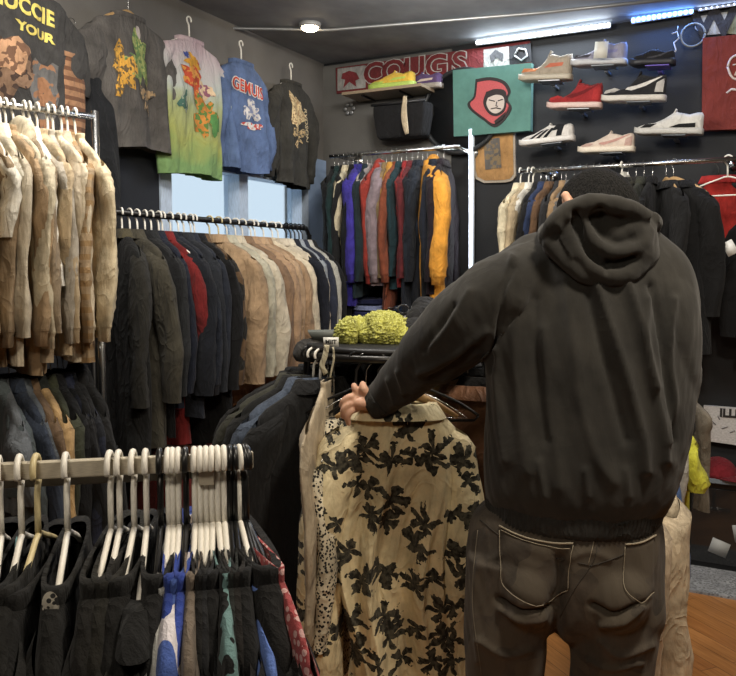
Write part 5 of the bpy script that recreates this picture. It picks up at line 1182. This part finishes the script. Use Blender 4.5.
# hood lying on the back
b = MB()
def Y_(u, v): return 1.785 + max(0, (245 - v)) * .0012
rim = [(546, 238, 1.82), (556, 222, 1.80), (572, 209, 1.79), (592, 203, 1.78), (614, 205, 1.775), (636, 210, 1.775), (650, 218, 1.78)]
smtube(b, [pp(*q_) for q_ in rim], [.018, .022, .024, .025, .024, .021, .018], n=20)
smtube(b, [pp(546, 238, 1.84), pp(548, 232, 1.95), pp(560, 234, 2.05), pp(590, 244, 2.10), pp(630, 240, 2.05), pp(650, 228, 1.92), pp(651, 219, 1.80)], [.018, .026, .028, .028, .028, .026, .02], n=16)
b.ball(pp(600, 238, 1.85), (.112, .075, .078), 24, Matrix.Rotation(YW, 3, 'Z'))
b.ball(pp(612, 252, 1.82), (.100, .062, .068), 24, Matrix.Rotation(YW, 3, 'Z') )
b.ball(pp(570, 242, 1.84), (.062, .055, .052), 20); b.ball(pp(584, 244, 1.82), (.05, .052, .06), 16); b.ball(pp(632, 240, 1.81), (.056, .05, .070), 20); b.ball(pp(600, 262, 1.83), (.06, .05, .068), 20)
smtube(b, [pp(580, 210, 1.79), pp(588, 232, 1.785), pp(604, 248, 1.775), pp(624, 252, 1.77), pp(642, 243, 1.77), pp(652, 228, 1.78)], [.012, .017, .019, .020, .018, .012], n=16)
smtube(b, [pp(566, 216, 1.80), pp(572, 242, 1.79), pp(588, 262, 1.785), pp(606, 275, 1.78), pp(628, 274, 1.775), pp(648, 256, 1.785)], [.012, .018, .022, .024, .022, .014], n=16)
smtube(b, [pp(548, 240, 1.81), pp(562, 256, 1.80), pp(580, 272, 1.79), pp(602, 284, 1.79)], [.016, .020, .018, .012], n=16)
HR = [([(600, 212), (603, 230), (615, 240), (632, 238)], .012, -.010), ([(576, 214), (582, 240), (596, 258), (614, 264), (636, 258)], .007, -.014), ([(608, 262), (607, 272)], .004, -.005), ([(558, 224), (562, 240), (572, 256)], .008, .004)]
hood = meshobj('hood', remesh(b, .0045, 10, folds(HR)), HOOD, hoodie)

# ---- jeans
JEAN = fabric((66, 58, 49), 'patches', col2=(78, 69, 57), wear=.24, scale=.6, sheen=.05, bump=.4)
b = MB()
b.grid(rings([(488, 652, 508, 1.90, .128), (477, 655, 520, 1.90, .135), (471, 657, 545, 1.90, .145), (467, 659, 580, 1.90, .150), (466, 660, 606, 1.90, .135), (474, 650, 624, 1.91, .10), (486, 640, 634, 1.92, .05)], 50, .8), True, True)
b.ball(pp(526, 585, 1.87), (.092, .13, .105), 20); b.ball(pp(610, 588, 1.83), (.094, .13, .105), 20)
for u, Y in ((505, 1.90), (612, 1.855)):
    k = pp(u, 640, Y); kx = k.x
    smtube(b, [k + Vector((.004, -.01, .22)), k + Vector((0, -.01, .06)), Vector((kx, k.y, .60)), Vector((kx, k.y + .02, .45)), Vector((kx + .005, k.y + .01, .20)), Vector((kx, k.y, .05))], [.100, .104, .096, .088, .092, .096], n=26)
JR = [([(497, 600), (520, 613), (548, 612)], .006, -.012), ([(592, 606), (615, 616), (645, 604)], .006, -.012), ([(500, 610), (524, 622), (550, 620)], .008, .007), ([(600, 625), (625, 622), (645, 606)], .006, .008),
      ([(560, 560), (558, 600), (555, 640)], .013, -.028), ([(478, 560), (474, 610), (480, 660)], .008, .006), ([(520, 560), (540, 566)], .01, .004), ([(600, 640), (620, 655), (650, 645)], .007, .007), ([(590, 660), (610, 668), (640, 662)], .006, .006), ([(480, 640), (505, 655), (530, 650)], .008, .006), ([(490, 560), (520, 548), (550, 556)], .012, .004), ([(566, 560), (590, 552), (612, 560)], .010, .004)]
jeans = meshobj('jeans', remesh(b, .0055, 12, folds(JR)), JEAN, person)
STI = plain((150, 138, 116), .8); 
btj = BVHTree.FromPolygons([v_.co for v_ in jeans.data.vertices], [tuple(q_.vertices) for q_ in jeans.data.polygons])
def hit(u, v, off):
    d = ray(u, v).normalized(); h = btj.ray_cast(cam0, d)
    if h[0] is None: return None
    n = h[1] if h[1].dot(d) < 0 else -h[1]; return h[0] + n * off
def seam(pts, name, mat, r=.0016, off=.002, k=6, parent=None, n=6):
    q = [hit(x[0], x[1], off) for x in cr([(a, c_, 0) for a, c_ in pts], k)]; q = [x for x in q if x is not None]
    if len(q) > 2: mb = MB(); mb.tube(q, r, n); return mb.build(name, mat, parent or jeans)
def pocket(corners, name, top):
    tl, tr_, brr, bm_, bl = corners; rows = []; n = 16; mth_ = 14
    for i in range(mth_ + 1):
        s = i / mth_
        L_ = np.array(tl) * (1 - s) + np.array(bl) * s; R_ = np.array(tr_) * (1 - s) + np.array(brr) * s; row_ = []
        for j in range(n + 1):
            t_ = j / n; p_ = L_ * (1 - t_) + R_ * t_
            p_ = p_ + np.array([0, math.sin(t_ * PI) * (s * (bm_[1] - (bl[1] + brr[1]) / 2) + (1 - s) * top)])
            edge = 0.0 if (i in (0, mth_) or j in (0, n)) else .0035
            row_.append(hit(p_[0], p_[1], edge + .0008) or hit(p_[0], p_[1], .004))
        if any(x is None for x in row_): continue
        rows.append([list(x) for x in row_])
    return MB().grid(np.array(rows), False).build(name, JEAN, jeans)
pk = pocket(((500, 526), (573, 544), (570, 588), (536, 604), (504, 584)), 'back_pocket', 5)
seam([(500, 526), (522, 536), (548, 542), (573, 543)], 'stitching', STI, .0022, .006, parent=pk); seam([(502, 530), (524, 540), (548, 546), (570, 548)], 'stitching', STI, .0009, .006, parent=pk)
seam([(573, 545), (570, 570), (569, 590)], 'stitching', STI, .0009, .005, parent=pk); seam([(500, 530), (501, 560), (505, 586), (536, 605), (569, 590)], 'stitching', STI, .0009, .005, parent=pk)
pk = pocket(((624, 544), (654, 534), (654, 590), (640, 600), (624, 588)), 'back_pocket', 2)
seam([(624, 544), (640, 542), (654, 535)], 'stitching', STI, .0022, .006, parent=pk); seam([(624, 546), (623, 570), (625, 590), (640, 601), (652, 592)], 'stitching', STI, .0009, .005, parent=pk)
seam([(595, 528), (593, 545), (588, 565)], 'stitching', STI, .0009, .002); seam([(599, 528), (597, 545), (593, 562), (574, 590), (560, 618)], 'stitching', plain((60, 54, 46), .9), .0009, .001)
seam([(478, 530), (474, 570), (473, 610), (478, 650), (482, 676)], 'stitching', plain((104, 94, 78), .9), .0011, .001)
seam([(480, 520), (520, 548), (592, 566)], 'stitching', plain((50, 44, 38), .9), .0012, .001); seam([(650, 540), (620, 556), (592, 566)], 'stitching', plain((50, 44, 38), .9), .0012, .001)
q = pocket(((588, 508), (600, 509), (599, 540), (593, 541), (587, 540)), 'belt_loop', 0)
# shoes
for u, Y in ((506, 1.94), (612, 1.87)):
    k = pp(u, 640, Y); s_ = MB(); T2 = [(-.075, .04, .07), (-.06, .046, .09), (.0, .048, .085), (.08, .052, .06), (.16, .048, .045), (.2, .03, .035), (.215, .008, .025)]
    rows = [[list(Vector((k.x, k.y, 0)) + Vector((w_ * math.cos(a), y, .012 + (h_ - .012) * max(0, math.sin(a)) ** .7 if math.sin(a) > 0 else .012))) for a in np.linspace(0, 2 * PI, 22, endpoint=False)] for y, w_, h_ in cr(T2, 4)]
    rows = [[list(x) for x in r_] for r_ in rows]
    sh = MB().grid(np.array(rows), True, True).build('shoe', plain((40, 38, 36), .5), person)
    rows = [[list(Vector((k.x, k.y, 0)) + Vector((sx_ * (w_ + .005), y, z))) for sx_, z in ((-1, 0), (-1, .022), (1, .022), (1, 0))] for y, w_, h_ in cr(T2, 4)]
    MB().grid(np.array(rows), True, True).build('sole', plain((180, 176, 168), .5), sh)
# ================================================================ square the room up with the world axes
TURN = Matrix.Rotation(-RA, 4, 'Z')
bpy.context.view_layer.update()
for o in [o for o in bpy.data.objects if o.parent is None]:
    o.matrix_world = TURN @ o.matrix_world
# meshes built in place get an origin at their own base
for o in [o for o in bpy.data.objects if o.type == 'MESH' and o.parent is None and o.location.length < 1e-6 and not o.children]:
    if o.data.users > 1: continue
    co = [o.matrix_world @ v.co for v in o.data.vertices]
    c = Vector((sum(p.x for p in co), sum(p.y for p in co), 0)) / len(co); c.z = min(p.z for p in co)
    inv = o.matrix_world.inverted()
    # keep object axes with the world once turned
    for v, p in zip(o.data.vertices, co): v.co = p - c
    o.matrix_world = Matrix.Translation(c)
